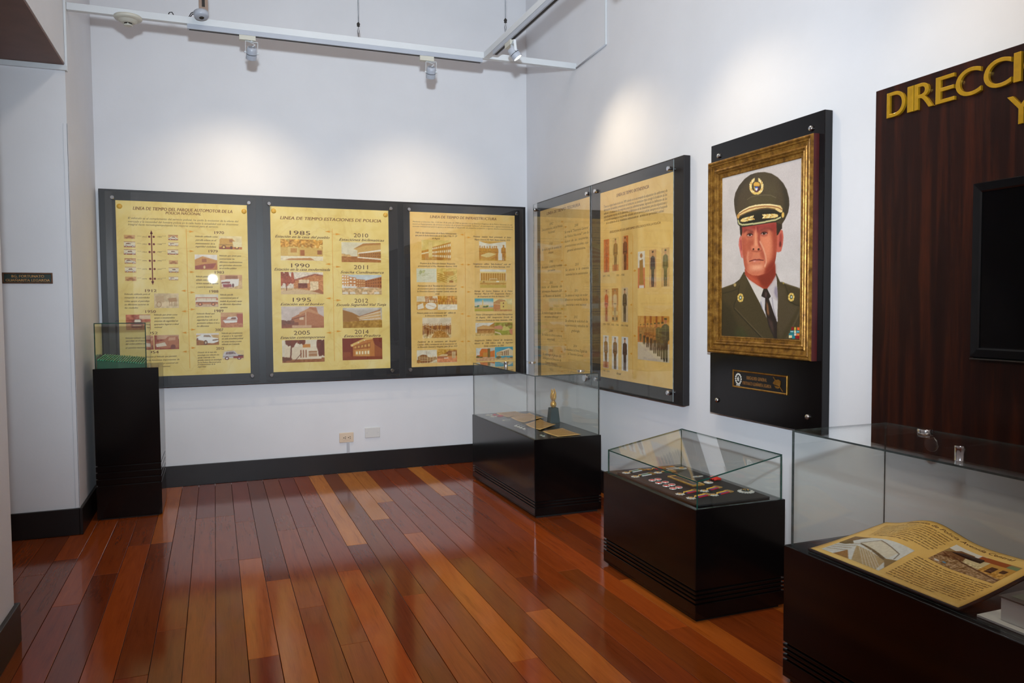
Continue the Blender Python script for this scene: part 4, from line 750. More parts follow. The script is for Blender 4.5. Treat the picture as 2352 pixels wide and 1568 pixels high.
('p',[(0.604,0.771),(0.625,0.791),(0.644,0.857),(0.618,0.843)],(186,120,70),0.8,3),
('p',[(0.62,0.859),(0.683,0.891),(0.703,0.962),(0.653,0.915)],(84,62,56),0.7,4)]


# --- painters for the printed photographs -------------------------------------------------------
SEP = dict(d=(118, 58, 18), m=(178, 112, 44), l=(222, 178, 100), s=(232, 214, 170), w=(240, 230, 200), r=(150, 66, 34))
def sky_ground(c, hz, sky, gr, seed):
    c.a[:] = np.array(sky)/255; c.r(0, hz, 1, 1, gr); c.noise(.06, 14, seed, y0=0, y1=hz); c.noise(.08, 6, seed+1, y0=hz)
def trees(c, x0, x1, yb, h, col, seed, n=14):
    rg = random.Random(seed)
    for _ in range(n): c.e((rg.uniform(x0, x1), yb-h*rg.uniform(.3, .9), rg.uniform(.03, .07), h*rg.uniform(.2, .4)), (lambda q_: tuple(min(255, v*q_) for v in col))(rg.uniform(.85, 1.12)))
def facade(c, x0, x1, yt0, yt1, yb0, yb1, col, win, rows, cols, wc=None):
    """a wall in perspective (left edge x0, right edge x1) with a grid of windows"""
    c.p([(x0, yt0), (x1, yt1), (x1, yb1), (x0, yb0)], col)
    for i in range(cols):
        for j in range(rows):
            a0, a1 = (i+.22)/cols, (i+.78)/cols; b0, b1 = (j+.25)/rows, (j+.72)/rows; q = []
            for a, b in ((a0, b0), (a1, b0), (a1, b1), (a0, b1)):
                t, bt = yt0+(yt1-yt0)*a, yb0+(yb1-yb0)*a; q.append((x0+(x1-x0)*a, t+(bt-t)*b))
            c.p(q, win if (i+j) % 3 or wc is None else wc)
def auto(c, x0, x1, y0, y1, body, glass_, tyre, kind='car'):
    w, h = x1-x0, y1-y0; X = lambda a: x0+a*w; Y = lambda b: y0+b*h
    prof = {'car': [(0, .75), (.02, .5), (.2, .42), (.32, .08), (.68, .05), (.82, .4), (.98, .5), (1, .78)], 'van': [(0, .8), (.02, .12), (.1, .03), (.6, .05), (.72, .35), (.97, .45), (1, .8)],
            'bus': [(0, .82), (0, .15), (.04, .05), (.95, .05), (1, .2), (1, .82)], 'suv': [(0, .8), (.02, .4), (.1, .1), (.55, .02), (.7, .38), (.96, .5), (1, .82)]}[kind]
    c.p([(X(a), Y(b)) for a, b in prof], body)
    gl = {'car': [(.3, .4), (.37, .14), (.64, .12), (.76, .4)], 'van': [(.45, .38), (.45, .12), (.58, .12), (.68, .38)], 'bus': [(.05, .42), (.05, .16), (.92, .16), (.92, .42)], 'suv': [(.14, .4), (.18, .14), (.52, .1), (.64, .38)]}[kind]
    c.p([(X(a), Y(b)) for a, b in gl], glass_)
    for k in range(1, 4): c.r(X(gl[0][0]+(gl[3][0]-gl[0][0])*k/4)-.004, Y(.12), X(gl[0][0]+(gl[3][0]-gl[0][0])*k/4)+.004, Y(.42), body)
    c.r(X(.02), Y(.58), X(.98), Y(.64), tuple(v*.7 for v in body))
    for a in (.2, .78):
        c.e((X(a), Y(.82), .1*w, .18*h), tyre); c.e((X(a), Y(.82), .05*w, .09*h), tuple(min(255, v*1.15+30) for v in body))
def man(c, x, y0, y1, coat, legs, skin=(205, 150, 90), wd=.1, cap=None):
    h = y1-y0; c.p([(x-.28*wd, y0+.55*h), (x+.28*wd, y0+.55*h), (x+.24*wd, y1), (x+.04*wd, y1), (x, y0+.62*h), (x-.04*wd, y1), (x-.24*wd, y1)], legs)
    c.p([(x-.4*wd, y0+.19*h), (x-.12*wd, y0+.14*h), (x+.12*wd, y0+.14*h), (x+.4*wd, y0+.19*h), (x+.46*wd, y0+.5*h), (x+.3*wd, y0+.52*h), (x+.28*wd, y0+.57*h), (x-.28*wd, y0+.57*h), (x-.3*wd, y0+.52*h), (x-.46*wd, y0+.5*h)], coat)
    c.e((x, y0+.085*h, .15*wd, .06*h), skin)
    c.r(x-.17*wd, y0+.005*h, x+.17*wd, y0+.05*h, cap or legs)
    c.l([(x, y0+.18*h), (x, y0+.5*h)], .04*wd, tuple(min(255, v*1.5+20) for v in coat), .7); c.r(x-.3*wd, y0+.43*h, x+.3*wd, y0+.455*h, tuple(v*.6 for v in coat))
def picture(kind, w, h, seed):
    c = Cv(max(w, 8), max(h, 8), SEP['l']); S = SEP; d, m_, l, s, wt, rd = S['d'], S['m'], S['l'], S['s'], S['w'], S['r']
    if kind.startswith('smallcar'):
        i = int(kind[8:]); sky_ground(c, .62, s if i % 3 else (206, 150, 80), rd if i in (1, 2, 6, 8) else m_, seed)
        if i in (0, 5, 9): c.a[:] = np.array((206, 150, 78))/255; auto(c, .1, .9, .2, .95, (178, 110, 50), (150, 84, 40), d)
        else: auto(c, .04, .96, .18, .95, wt, (120, 70, 40), d, 'suv' if i % 2 else 'car'); c.r(0, 0, 1, .12, rd, .8)
    elif kind == 'van': sky_ground(c, .6, (236, 214, 150), (196, 110, 40), seed); c.r(0, .78, .55, 1, (150, 62, 20)); auto(c, .02, .98, .16, .98, (206, 150, 56), (150, 84, 30), (110, 52, 16), 'van'); c.p([(.58, .4), (.98, .46), (1, .8), (.62, .8)], (236, 220, 160)); c.e((.53, .86, .06, .12), (90, 40, 16))
    elif kind == 'truck': sky_ground(c, .35, (232, 222, 206), (190, 110, 40), seed); c.p([(0, .35), (.35, .12), (.55, .2), (1, .38), (.98, .62), (.4, .75), (0, .8)], (200, 134, 56)); c.p([(0, .75), (.45, .62), (.95, .55), (.8, .9), (0, .98)], (150, 60, 34)); c.r(.32, .28, .52, .5, (160, 84, 34)); c.e((.42, .82, .05, .1), (224, 190, 120))
    elif kind == 'jeep': sky_ground(c, .4, (206, 150, 100), (212, 172, 110), seed); c.p([(.05, .4), (.3, .32), (.55, .3), (.85, .28), (.82, .75), (.55, .88), (.12, .85)], (236, 228, 214)); c.r(.25, .08, .8, .3, (150, 90, 50)); c.p([(.08, .5), (.45, .48), (.45, .6), (.08, .62)], (130, 60, 44)); c.p([(.12, .66), (.5, .64), (.52, .86), (.16, .88)], (150, 60, 60)); c.e((.58, .75, .05, .14), (90, 40, 30))
    elif kind == 'bus': sky_ground(c, .72, (226, 214, 186), (206, 170, 130), seed); auto(c, .02, .98, .2, .9, (190, 110, 60), (226, 206, 170), (120, 60, 30), 'bus'); c.r(.02, .48, .98, .58, (236, 226, 206))
    elif kind == 'boat': sky_ground(c, .3, (206, 150, 96), (186, 110, 66), seed); c.r(.72, .1, 1, .7, (170, 74, 50)); c.p([(.08, .48), (.75, .46), (.72, .66), (.2, .7)], (238, 234, 224)); c.p([(.24, .46), (.34, .3), (.72, .28), (.76, .46)], (230, 224, 214)); c.p([(.44, .44), (.5, .34), (.68, .34), (.7, .44)], (110, 60, 44)); c.l([(.08, .5), (.76, .5)], .02, (130, 60, 40))
    elif kind == 'suv': sky_ground(c, .5, (206, 160, 90), (150, 86, 24), seed); c.r(0, 0, 1, .14, (226, 216, 206)); c.p([(.02, .35), (.1, .25), (.3, .1), (.62, .12), (.72, .36), (.95, .44), (.97, .7), (.75, .84), (.5, .82), (.3, .62), (.04, .52)], (238, 236, 226)); c.p([(.32, .3), (.34, .16), (.58, .16), (.66, .34)], (150, 120, 90)); c.e((.41, .78, .08, .2), (90, 46, 22)); c.e((.41, .78, .04, .1), (210, 190, 150)); c.p([(.7, .55), (.94, .5), (.94, .6), (.72, .64)], (120, 80, 50)); c.e((.06, .5, .03, .12), (100, 50, 24))
    elif kind == 'carcut': c.a[:] = np.array((224, 196, 120))/255; auto(c, .02, .98, .04, .98, (206, 196, 190), (120, 96, 96), (96, 26, 22), 'suv'); c.r(.5, .62, .97, .82, (132, 36, 30)); c.r(.72, .5, .96, .62, (80, 40, 36)); c.r(.25, 0, .5, .05, (130, 40, 34))
    elif kind == 'carriage': c.a[:] = np.array((214, 186, 136))/255; c.noise(.1, 10, seed); c.p([(.05, .2), (.4, .16), (.42, .6), (.1, .64)], (196, 160, 110)); c.p([(.55, .34), (.9, .3), (.92, .56), (.6, .58)], (176, 128, 76)); c.e((.2, .75, .1, .2), (170, 126, 76)); c.e((.2, .75, .07, .15), (214, 186, 136)); [c.l([(x, .55), (x+.01, .85)], .02, (160, 112, 66)) for x in (.62, .7, .82, .88)]
    elif kind == 'oldcar': sky_ground(c, .45, (170, 74, 36), (190, 120, 60), seed); c.noise(.2, 8, seed+3, y1=.4); c.r(.55, .05, 1, .3, (226, 196, 150)); c.p([(.2, .5), (.3, .3), (.62, .28), (.7, .5), (.66, .85), (.22, .85)], (130, 50, 26)); c.p([(.32, .5), (.37, .34), (.58, .33), (.62, .5)], (230, 220, 190)); c.r(.28, .68, .62, .74, (210, 180, 130))
    elif kind.startswith('oldtruck'): sky_ground(c, .3, (200, 150, 110), (150, 60, 30), seed); c.r(0, 0, .12, .9, (140, 50, 26)); c.p([(.05, .75), (.1, .5), (.4, .36), (.55, .12), (.95, .1), (.98, .85), (.3, .9)], (176, 100, 60)); c.p([(.06, .62), (.42, .5), (.5, .74), (.1, .82)], (224, 206, 176)); c.e((.75, .82, .1, .16), (110, 46, 26)); c.p([(.55, .4), (.6, .18), (.85, .16), (.85, .36)], (206, 150, 110))
    elif kind == 'b1985': sky_ground(c, .72, (224, 190, 96), (232, 214, 170), seed); c.r(0, .3, 1, .78, (214, 170, 76)); trees(c, 0, 1, .42, .4, (206, 140, 30), seed, 40); c.noise(.22, 5, seed, y1=.4); c.r(.17, .36, .42, .75, (222, 186, 96)); c.r(.24, .42, .38, .62, (186, 116, 34)); c.r(.46, .5, .56, .76, (160, 84, 20)); c.r(.86, .5, .97, .7, (150, 84, 30)); c.r(0, .8, 1, .86, (240, 226, 186)); c.p([(.2, .9), (.7, .86), (.8, .97), (.1, .97)], (190, 120, 44)); [c.l([(x, .4), (x, .62)], .006, (222, 186, 96)) for x in (.27, .31, .35)]
    elif kind == 'b1990': sky_ground(c, .72, (226, 210, 186), (206, 166, 110), seed); c.p([(.3, .36), (.62, .2), (.82, .08), (1, .18), (1, .9), (.3, .72)], (196, 120, 60)); c.p([(.3, .34), (.8, .08), (1, .14), (1, .2), (.8, .14), (.3, .42)], (150, 74, 40)); c.r(.68, .42, .88, .82, (230, 200, 150)); c.r(.42, .34, .66, .5, (226, 196, 150)); c.r(.4, .5, .62, .72, (110, 44, 16)); trees(c, 0, .3, .6, .6, (150, 60, 24), seed, 22); c.noise(.1, 4, seed); c.l([(.12, .5), (.14, .85)], .02, (110, 44, 16)); c.p([(0, .85), (.5, .78), (.9, .95), (.3, 1), (0, 1)], (214, 180, 130)); c.p([(.74, .85), (.9, .75), (1, .9), (1, 1)], (160, 90, 44))
    elif kind == 'b1995': sky_ground(c, .85, (206, 188, 176), (160, 90, 50), seed); c.p([(.24, .52), (.42, .36), (.42, .3), (.64, .1), (.66, .04), (.82, .06), (.86, .34), (1, .5), (1, .9), (.24, .86)], (176, 106, 64)); c.p([(.42, .3), (.64, .1), (.86, .3), (.86, .4), (.62, .24), (.42, .42)], (196, 134, 86)); c.r(.42, .5, .52, .62, (220, 190, 150)); c.l([(.24, .6), (.56, .44)], .02, (110, 50, 30)); c.l([(.57, .3), (.57, .85)], .02, (214, 180, 140)); c.r(0, .72, .4, .95, (130, 66, 40)); c.r(.25, .86, .7, .98, (206, 160, 120)); trees(c, 0, .3, .85, .2, (110, 60, 40), seed, 12)
    elif kind == 'b2005': sky_ground(c, .8, (230, 216, 186), (150, 84, 34), seed); c.r(.06, .3, .5, .85, (226, 206, 170)); c.r(.5, .3, .92, .85, (232, 214, 180)); c.r(.48, .2, .66, .34, (206, 126, 40)); [c.r(x, .45, x+.03, .78, (150, 90, 50)) for x in (.42, .48, .54)]; c.r(.62, .5, .82, .74, (170, 116, 70)); c.r(.62, .58, .82, .6, (232, 214, 180)); trees(c, .1, .5, .3, .4, (110, 44, 14), seed, 26); c.l([(.22, .3), (.2, .8)], .03, (100, 40, 14)); trees(c, .86, 1, .8, .7, (100, 40, 20), seed+1, 16); c.l([(.28, .95), (.45, .6)], .015, (100, 44, 20)); trees(c, 0, .18, .95, .2, (110, 52, 20), seed, 10)
    elif kind == 'b2010': sky_ground(c, .7, (226, 216, 180), (166, 100, 34), seed); c.p([(.3, .34), (.55, .06), (1, .0), (1, .85), (.4, .72), (.4, .4)], (206, 160, 80)); c.p([(.3, .34), (.55, .06), (1, 0), (1, .1), (.58, .16)], (176, 116, 46)); c.p([(.42, .52), (1, .34), (1, .42), (.42, .58)], (240, 230, 206)); facade(c, .44, 1, .56, .46, .72, .78, (170, 110, 46), (130, 74, 24), 2, 10); c.p([(.4, .72), (1, .8), (1, .86), (.4, .77)], (240, 230, 206)); trees(c, 0, .2, .74, .14, (206, 160, 90), seed, 8)
    elif kind == 'b2011': sky_ground(c, .66, (196, 206, 206), (206, 166, 110), seed); facade(c, 0, .18, .02, .06, .62, .58, (214, 150, 76), (240, 236, 226), 4, 3); facade(c, .18, .36, .1, .16, .6, .6, (190, 116, 50), (236, 226, 206), 3, 2); facade(c, .36, .58, .22, .26, .64, .62, (176, 100, 40), (214, 170, 110), 3, 4); facade(c, .58, 1, .3, .1, .62, .66, (170, 96, 40), (120, 60, 20), 3, 7); c.noise(.14, 5, seed, y0=.62); [c.p([(x, .86), (x+.12, .84), (x+.14, .96), (x, .96)], (226, 214, 190)) for x in (.02, .2, .5, .8)]; c.l([(0, .6), (.36, .6)], .02, (240, 236, 226))
    elif kind == 'b2012': sky_ground(c, .62, (186, 176, 160), (166, 116, 24), seed); c.p([(0, .1), (.25, .25), (.5, .5), (.5, .65), (0, .7)], (150, 96, 30)); c.p([(.36, .46), (.95, .12), (.98, .62), (.42, .58)], (206, 160, 96)); [c.p([(.42, .44+k*.08), (.96, .2+k*.16), (.96, .23+k*.16), (.42, .46+k*.08)], (236, 226, 206)) for k in range(3)]; c.l([(.4, .45), (.95, .12)], .02, (150, 84, 30)); c.noise(.08, 6, seed, y0=.62); c.r(.1, 0, .9, .1, (226, 222, 214), .6, 2)
    elif kind == 'b2014': c.a[:] = np.array((116, 36, 8))/255; c.r(0, .8, 1, 1, (130, 50, 14)); c.p([(.2, .3), (.55, .05), (.75, .02), (.8, .3), (.8, .85), (.26, .82), (.26, .42)], (190, 110, 40)); c.p([(.2, .3), (.55, .02), (.76, .0), (.76, .06), (.55, .12), (.22, .4)], (226, 180, 90)); facade(c, .32, .68, .55, .5, .82, .84, (206, 140, 60), (250, 236, 190), 1, 5); facade(c, .28, .7, .36, .2, .52, .46, (160, 84, 30), (214, 160, 76), 1, 5); c.p([(.8, .3), (1, .55), (1, .85), (.8, .85)], (150, 70, 24)); c.e((.12, .78, .02, .03), (255, 250, 230)); [c.e((x, y, .015, .02), (255, 246, 220)) for x, y in ((.25, .34), (.4, .22), (.55, .12))]; c.r(.02, .62, .2, .84, (140, 60, 20))
    elif kind == 'c1960': sky_ground(c, .86, (222, 190, 96), (196, 140, 46), seed); facade(c, .36, 1, .36, .08, .86, .96, (190, 124, 30), (240, 226, 180), 3, 10); c.p([(0, .55), (.24, .46), (.24, .9), (0, .9)], (196, 130, 36)); c.p([(0, .66), (.24, .58), (.24, .64), (0, .72)], (238, 222, 170)); c.r(.24, .1, .36, .8, (228, 196, 110)); c.e((.62, .92, .12, .07), (170, 104, 26))
    elif kind == 'csketch': c.a[:] = np.array((214, 212, 176))/255; [c.l([(random.Random(seed+i).uniform(.02, .5), random.Random(seed+2*i).uniform(.3, .7)), (random.Random(seed+3*i).uniform(.4, .8), random.Random(seed+4*i).uniform(.35, .65))], .012, (176, 176, 116), .8) for i in range(9)]; trees(c, .1, .4, .45, .3, (170, 172, 110), seed, 8); c.l([(.3, .85), (.6, .75), (.75, .7)], .012, (186, 184, 130))
    elif kind == 'caerial': c.a[:] = np.array((214, 176, 76))/255; c.noise(.12, 8, seed); [c.l([(.05, .35+k*.14), (.55, .6+k*.14)], .035, (180, 116, 26)) for k in range(4)]; [c.l([(.98, .4+k*.16), (.5, .75+k*.12)], .03, (232, 206, 116)) for k in range(3)]; c.p([(.3, .25), (.8, .2), (.85, .5), (.4, .5)], (196, 134, 36), .8); c.r(.6, .85, .8, 1, (160, 96, 20))
    elif kind == 'cround': sky_ground(c, .4, (226, 206, 160), (206, 146, 60), seed); trees(c, .4, 1, .35, .35, (200, 130, 50), seed, 14); c.e((.68, .7, .26, .24), (240, 230, 206)); c.l([(.5, .6), (.9, .8)], .02, (206, 150, 70)); c.p([(.05, .65), (.3, .5), (.35, .85), (.05, .95)], (236, 222, 190)); [man(c, x, .15, .5, (190, 110, 40), (150, 80, 24), wd=.08) for x in (.45, .55, .85, .95)]
    elif kind == 'ccrowd': sky_ground(c, .6, (206, 150, 50), (238, 226, 196), seed); trees(c, 0, 1, .5, .5, (196, 124, 20), seed, 24); c.noise(.15, 6, seed, y1=.55); [man(c, x, .3, .62, (186, 106, 24), (160, 84, 16), wd=.09) for x in (.1, .22, .4, .5, .62, .8, .92)]
    elif kind == 'cpalada':
        sky_ground(c, .42, (224, 206, 170), (222, 190, 126), seed); rg = random.Random(seed)
        for i in range(16): man(c, .03+i*.062, .3+rg.uniform(-.03, .03), .8+rg.uniform(-.03, .04), (rg.choice(((150, 84, 20), (176, 110, 40), (130, 70, 20)))), (140, 76, 16), (206, 150, 80), .08)
        c.p([(.3, .98), (.42, .68), (.6, .62), (.8, .72), (.95, .98)], (186, 124, 44)); c.noise(.14, 4, seed, y0=.6); man(c, .17, .3, .9, (140, 76, 16), (120, 62, 10), wd=.1); c.l([(.1, .42), (.4, .6)], .012, (232, 206, 150))
    elif kind == 'cframe': sky_ground(c, .88, (226, 216, 186), (222, 196, 140), seed); c.p([(.05, .5), (.25, .35), (.45, .36), (.6, .55), (.95, .52), (1, .7), (.6, .95), (.2, .95), (.05, .8)], (130, 70, 16)); [c.l([(.06, .52+k*.13), (.6, .55+k*.11), (.98, .58+k*.08)], .022, (226, 196, 130)) for k in range(3)]; [c.l([(x, .4), (x, .95)], .018, (222, 190, 120)) for x in (.15, .27, .4, .52, .66, .8, .9)]; c.l([(.48, .1), (.48, .4)], .01, (170, 110, 50)); trees(c, 0, .15, 1, .3, (150, 90, 20), seed, 10)
    elif kind == 'chosp': sky_ground(c, .55, (206, 150, 50), (222, 130, 70), seed); c.p([(.3, .4), (.6, .12), (1, .1), (1, .5), (.25, .5)], (150, 84, 24)); c.noise(.12, 5, seed, y1=.5); c.r(.74, .2, .92, .68, (222, 190, 130)); facade(c, .76, .9, .24, .24, .66, .66, (222, 190, 130), (150, 90, 40), 4, 3); c.p([(.05, .5), (.25, .36), (.55, .38), (.5, .52)], (226, 190, 130)); c.r(0, .52, .5, .66, (170, 90, 40)); c.r(.35, .62, .55, .68, (240, 226, 196)); c.r(0, .96, 1, 1, (226, 206, 150))
    elif kind == 'ctable': sky_ground(c, .6, (226, 218, 190), (206, 150, 40), seed); c.p([(0, 0), (1, 0), (.4, .14), (.2, .1)], (206, 150, 50)); c.r(.7, .28, .92, .96, (226, 220, 200)); [man(c, x, .24+.03*(i % 2), .9, (196, 130, 20), (180, 110, 14), (190, 120, 20), .13) for i, x in enumerate((.04, .12, .2, .3, .4, .5, .57))]; man(c, .64, .24, .97, (186, 116, 12), (176, 106, 10), (190, 120, 20), .16); man(c, .9, .18, 1, (186, 116, 12), (176, 106, 10), (190, 120, 20), .2); c.p([(.05, .72), (.34, .58), (.64, .64), (.4, .8), (.2, .84)], (224, 196, 116)); c.p([(.05, .74), (.3, .84), (.64, .66), (.6, .76), (.35, .96), (.08, .9)], (200, 140, 40))
    elif kind == 'ccol': sky_ground(c, .62, (228, 220, 196), (206, 160, 60), seed); c.r(.02, .17, .98, .62, (224, 186, 90)); c.r(.0, .14, 1, .2, (232, 204, 120)); [c.r(.04+k*.0875, .22, .1+k*.0875, .6, (180, 116, 14)) for k in range(11)]; c.r(.36, .5, .66, .6, (232, 214, 150)); c.r(.38, .53, .64, .6, (176, 116, 20)); c.r(.08, .62, .9, .7, (214, 176, 90)); c.r(0, .74, 1, .8, (186, 124, 30)); c.r(0, .84, 1, 1, (196, 160, 50)); c.e((.15, .68, .04, .04), (150, 96, 20)); c.r(.62, .62, .72, .68, (240, 234, 214))
    elif kind == 'cblue': sky_ground(c, .66, (76, 160, 170), (196, 160, 50), seed); c.e((.5, .42, .7, .2), (226, 216, 196), .9, 2); c.r(0, .4, 1, .6, (222, 206, 176), .8, 2); c.r(.4, .12, .46, .6, (222, 186, 96)); c.r(.25, .5, .75, .68, (222, 190, 110)); c.e((.2, .58, .06, .07), (60, 110, 110)); trees(c, .46, .7, .7, .14, (60, 90, 40), seed, 8); trees(c, .0, .2, .68, .12, (80, 100, 40), seed, 6); c.r(0, .82, 1, 1, (176, 160, 40)); c.r(.0, .7, 1, .76, (206, 160, 110))
    elif kind == 'cyellow': sky_ground(c, .8, (228, 206, 130), (196, 130, 60), seed); c.p([(0, .3), (.3, .05), (.6, .1), (.75, .4), (0, .45)], (190, 130, 66)); c.p([(.36, .25), (.72, .2), (.72, .85), (.36, .85)], (226, 190, 90)); c.p([(.72, .4), (1, .5), (1, .85), (.72, .85)], (222, 186, 96)); c.r(0, .4, .36, .82, (196, 120, 56)); c.r(.5, .3, .56, .42, (120, 66, 30)); c.r(.5, .56, .56, .68, (120, 66, 30)); c.l([(0, .4), (.36, .44)], .02, (232, 210, 140))
    elif kind == 'ccai': sky_ground(c, .75, (226, 218, 196), (214, 170, 90), seed); c.p([(.08, .36), (.4, .2), (.7, .26), (1, .0), (1, .8), (.1, .8)], (176, 116, 40)); c.p([(.08, .36), (.55, .2), (.98, .4), (.98, .5), (.08, .48)], (206, 150, 76)); c.noise(.1, 5, seed, y0=.5); c.r(.1, .5, .95, .58, (140, 80, 24)); c.l([(.1, .14), (.2, .06)], .02, (206, 150, 90))
    elif kind == 'cgreen': c.a[:] = np.array((150, 140, 40))/255; c.noise(.14, 10, seed); c.p([(0, .3), (.35, .22), (.5, .4), (.4, .55), (0, .5)], (206, 130, 90)); c.p([(.5, .25), (.7, .3), (.9, .6), (.4, .66)], (210, 190, 90)); c.p([(.1, .7), (.6, .66), (.8, .76), (.5, .9), (.2, .84)], (150, 150, 30)); c.l([(.05, .75), (.3, .85), (.35, 1)], .07, (226, 196, 150)); c.p([(.8, .6), (1, .45), (1, 1), (.86, .9)], (206, 120, 80)); trees(c, .6, 1, .35, .25, (120, 90, 20), seed, 10)
    elif kind == 'cbrick': sky_ground(c, .72, (206, 206, 190), (214, 160, 110), seed); c.p([(.2, .3), (.3, .06), (.7, .08), (.72, .3), (1, .2), (1, .7), (.05, .72), (.05, .5), (.2, .45)], (214, 104, 30)); c.r(.36, .36, .6, .68, (200, 130, 40)); c.r(.62, .06, .76, .72, (110, 84, 30)); trees(c, 0, .3, .75, .12, (90, 84, 30), seed, 8); c.r(.0, .4, .2, .55, (226, 214, 196))
    elif kind == 'cwhite': sky_ground(c, .82, (60, 150, 170), (206, 170, 110), seed); c.p([(.08, .42), (.78, .1), (1, .3), (1, .7), (.5, .68), (.1, .66)], (226, 200, 150)); facade(c, .1, .4, .42, .32, .62, .64, (214, 176, 116), (160, 110, 60), 2, 4); [c.p([(x, .36-.3*(x-.4)), (x+.05, .34-.3*(x-.4)), (x+.05, .64), (x, .64)], (130, 84, 50)) for x in (.4, .5, .6, .7)]; c.p([(.4, .3), (.78, .1), (.78, .16), (.4, .36)], (240, 226, 196)); trees(c, .1, .4, .85, .15, (130, 100, 40), seed, 8); [c.e((x, .82, .09, .05), cc) for x, cc in ((.2, (90, 80, 60)), (.6, (200, 150, 90)), (.9, (120, 80, 50)))]
    elif kind.startswith('u_'):
        k = kind[2:]
        bgs = dict(red=(206, 92, 20), pale=(222, 178, 96), door=(200, 100, 20), lady=(226, 216, 196), navy=(206, 150, 90), green=(210, 160, 90), rust=(222, 170, 96), cream=(206, 140, 60), dark=(214, 180, 130), w1=(226, 220, 206), w2=(228, 222, 210), w3=(228, 222, 210), row=(200, 130, 44))
        c.a[:] = np.array(bgs[k])/255; c.noise(.06, 6, seed)
        if k == 'red': c.r(.3, .05, .7, 1, (190, 74, 14)); c.noise(.1, 4, seed+1); man(c, .5, .1, .98, (176, 60, 14), (160, 54, 14), (196, 96, 40), .5)
        elif k == 'row':
            c.r(0, .25, .2, 1, (196, 90, 20)); [c.r(x, 0, x+.06, .5, (150, 70, 20)) for x in (.22, .4, .58, .76)]; c.r(0, .6, 1, 1, (206, 186, 150)); c.p([(.0, .6), (.7, 1), (0, 1)], (196, 176, 150))
            for i in range(7): man(c, .1+i*.115, .2-.012*i, .58+i*.06, (80, 70, 30) if i > 4 else (150, 90, 30), (60, 44, 20), (190, 110, 50), .14+i*.012, (50, 44, 20))
            man(c, .88, .04, .98, (66, 60, 34), (50, 42, 22), (180, 100, 60), .26, (40, 36, 20))
        elif k == 'lady': c.r(0, .45, 1, 1, (206, 96, 50)); c.p([(.3, .25), (.65, .25), (.8, .9), (.2, .9)], (150, 90, 20)); c.e((.48, .12, .18, .06), (150, 80, 20)); c.p([(.25, .25), (.7, .22), (.75, .5), (.25, .5)], (140, 84, 14)); c.r(.2, .92, .85, 1, (226, 216, 206))
        else:
            coat = dict(pale=(130, 84, 24), door=(120, 60, 14), navy=(40, 36, 40), green=(96, 88, 40), rust=(196, 70, 16), cream=(214, 176, 116), dark=(90, 66, 30), w1=(130, 84, 24), w2=(104, 64, 22), w3=(70, 40, 20))[k]
            if k in ('door', 'dark'): c.r(.0, 0, .3, 1, (226, 190, 120), .7)
            if k == 'cream': c.r(0, 0, 1, .5, (160, 84, 20), .6); c.r(.1, .68, .9, .8, (222, 190, 110)); c.e((.2, .9, .12, .05), (70, 50, 20)); c.e((.75, .9, .12, .05), (70, 50, 20))
            man(c, .5, .04, .98, coat, tuple(v*.8 for v in coat), (196, 130, 80), .72, tuple(v*.6 for v in coat))
            if k in ('pale', 'w1'): c.r(.05, .8, .95, .98, (186, 70, 20), .6)
    c.noise(.03, 3, seed+9); return c.done()

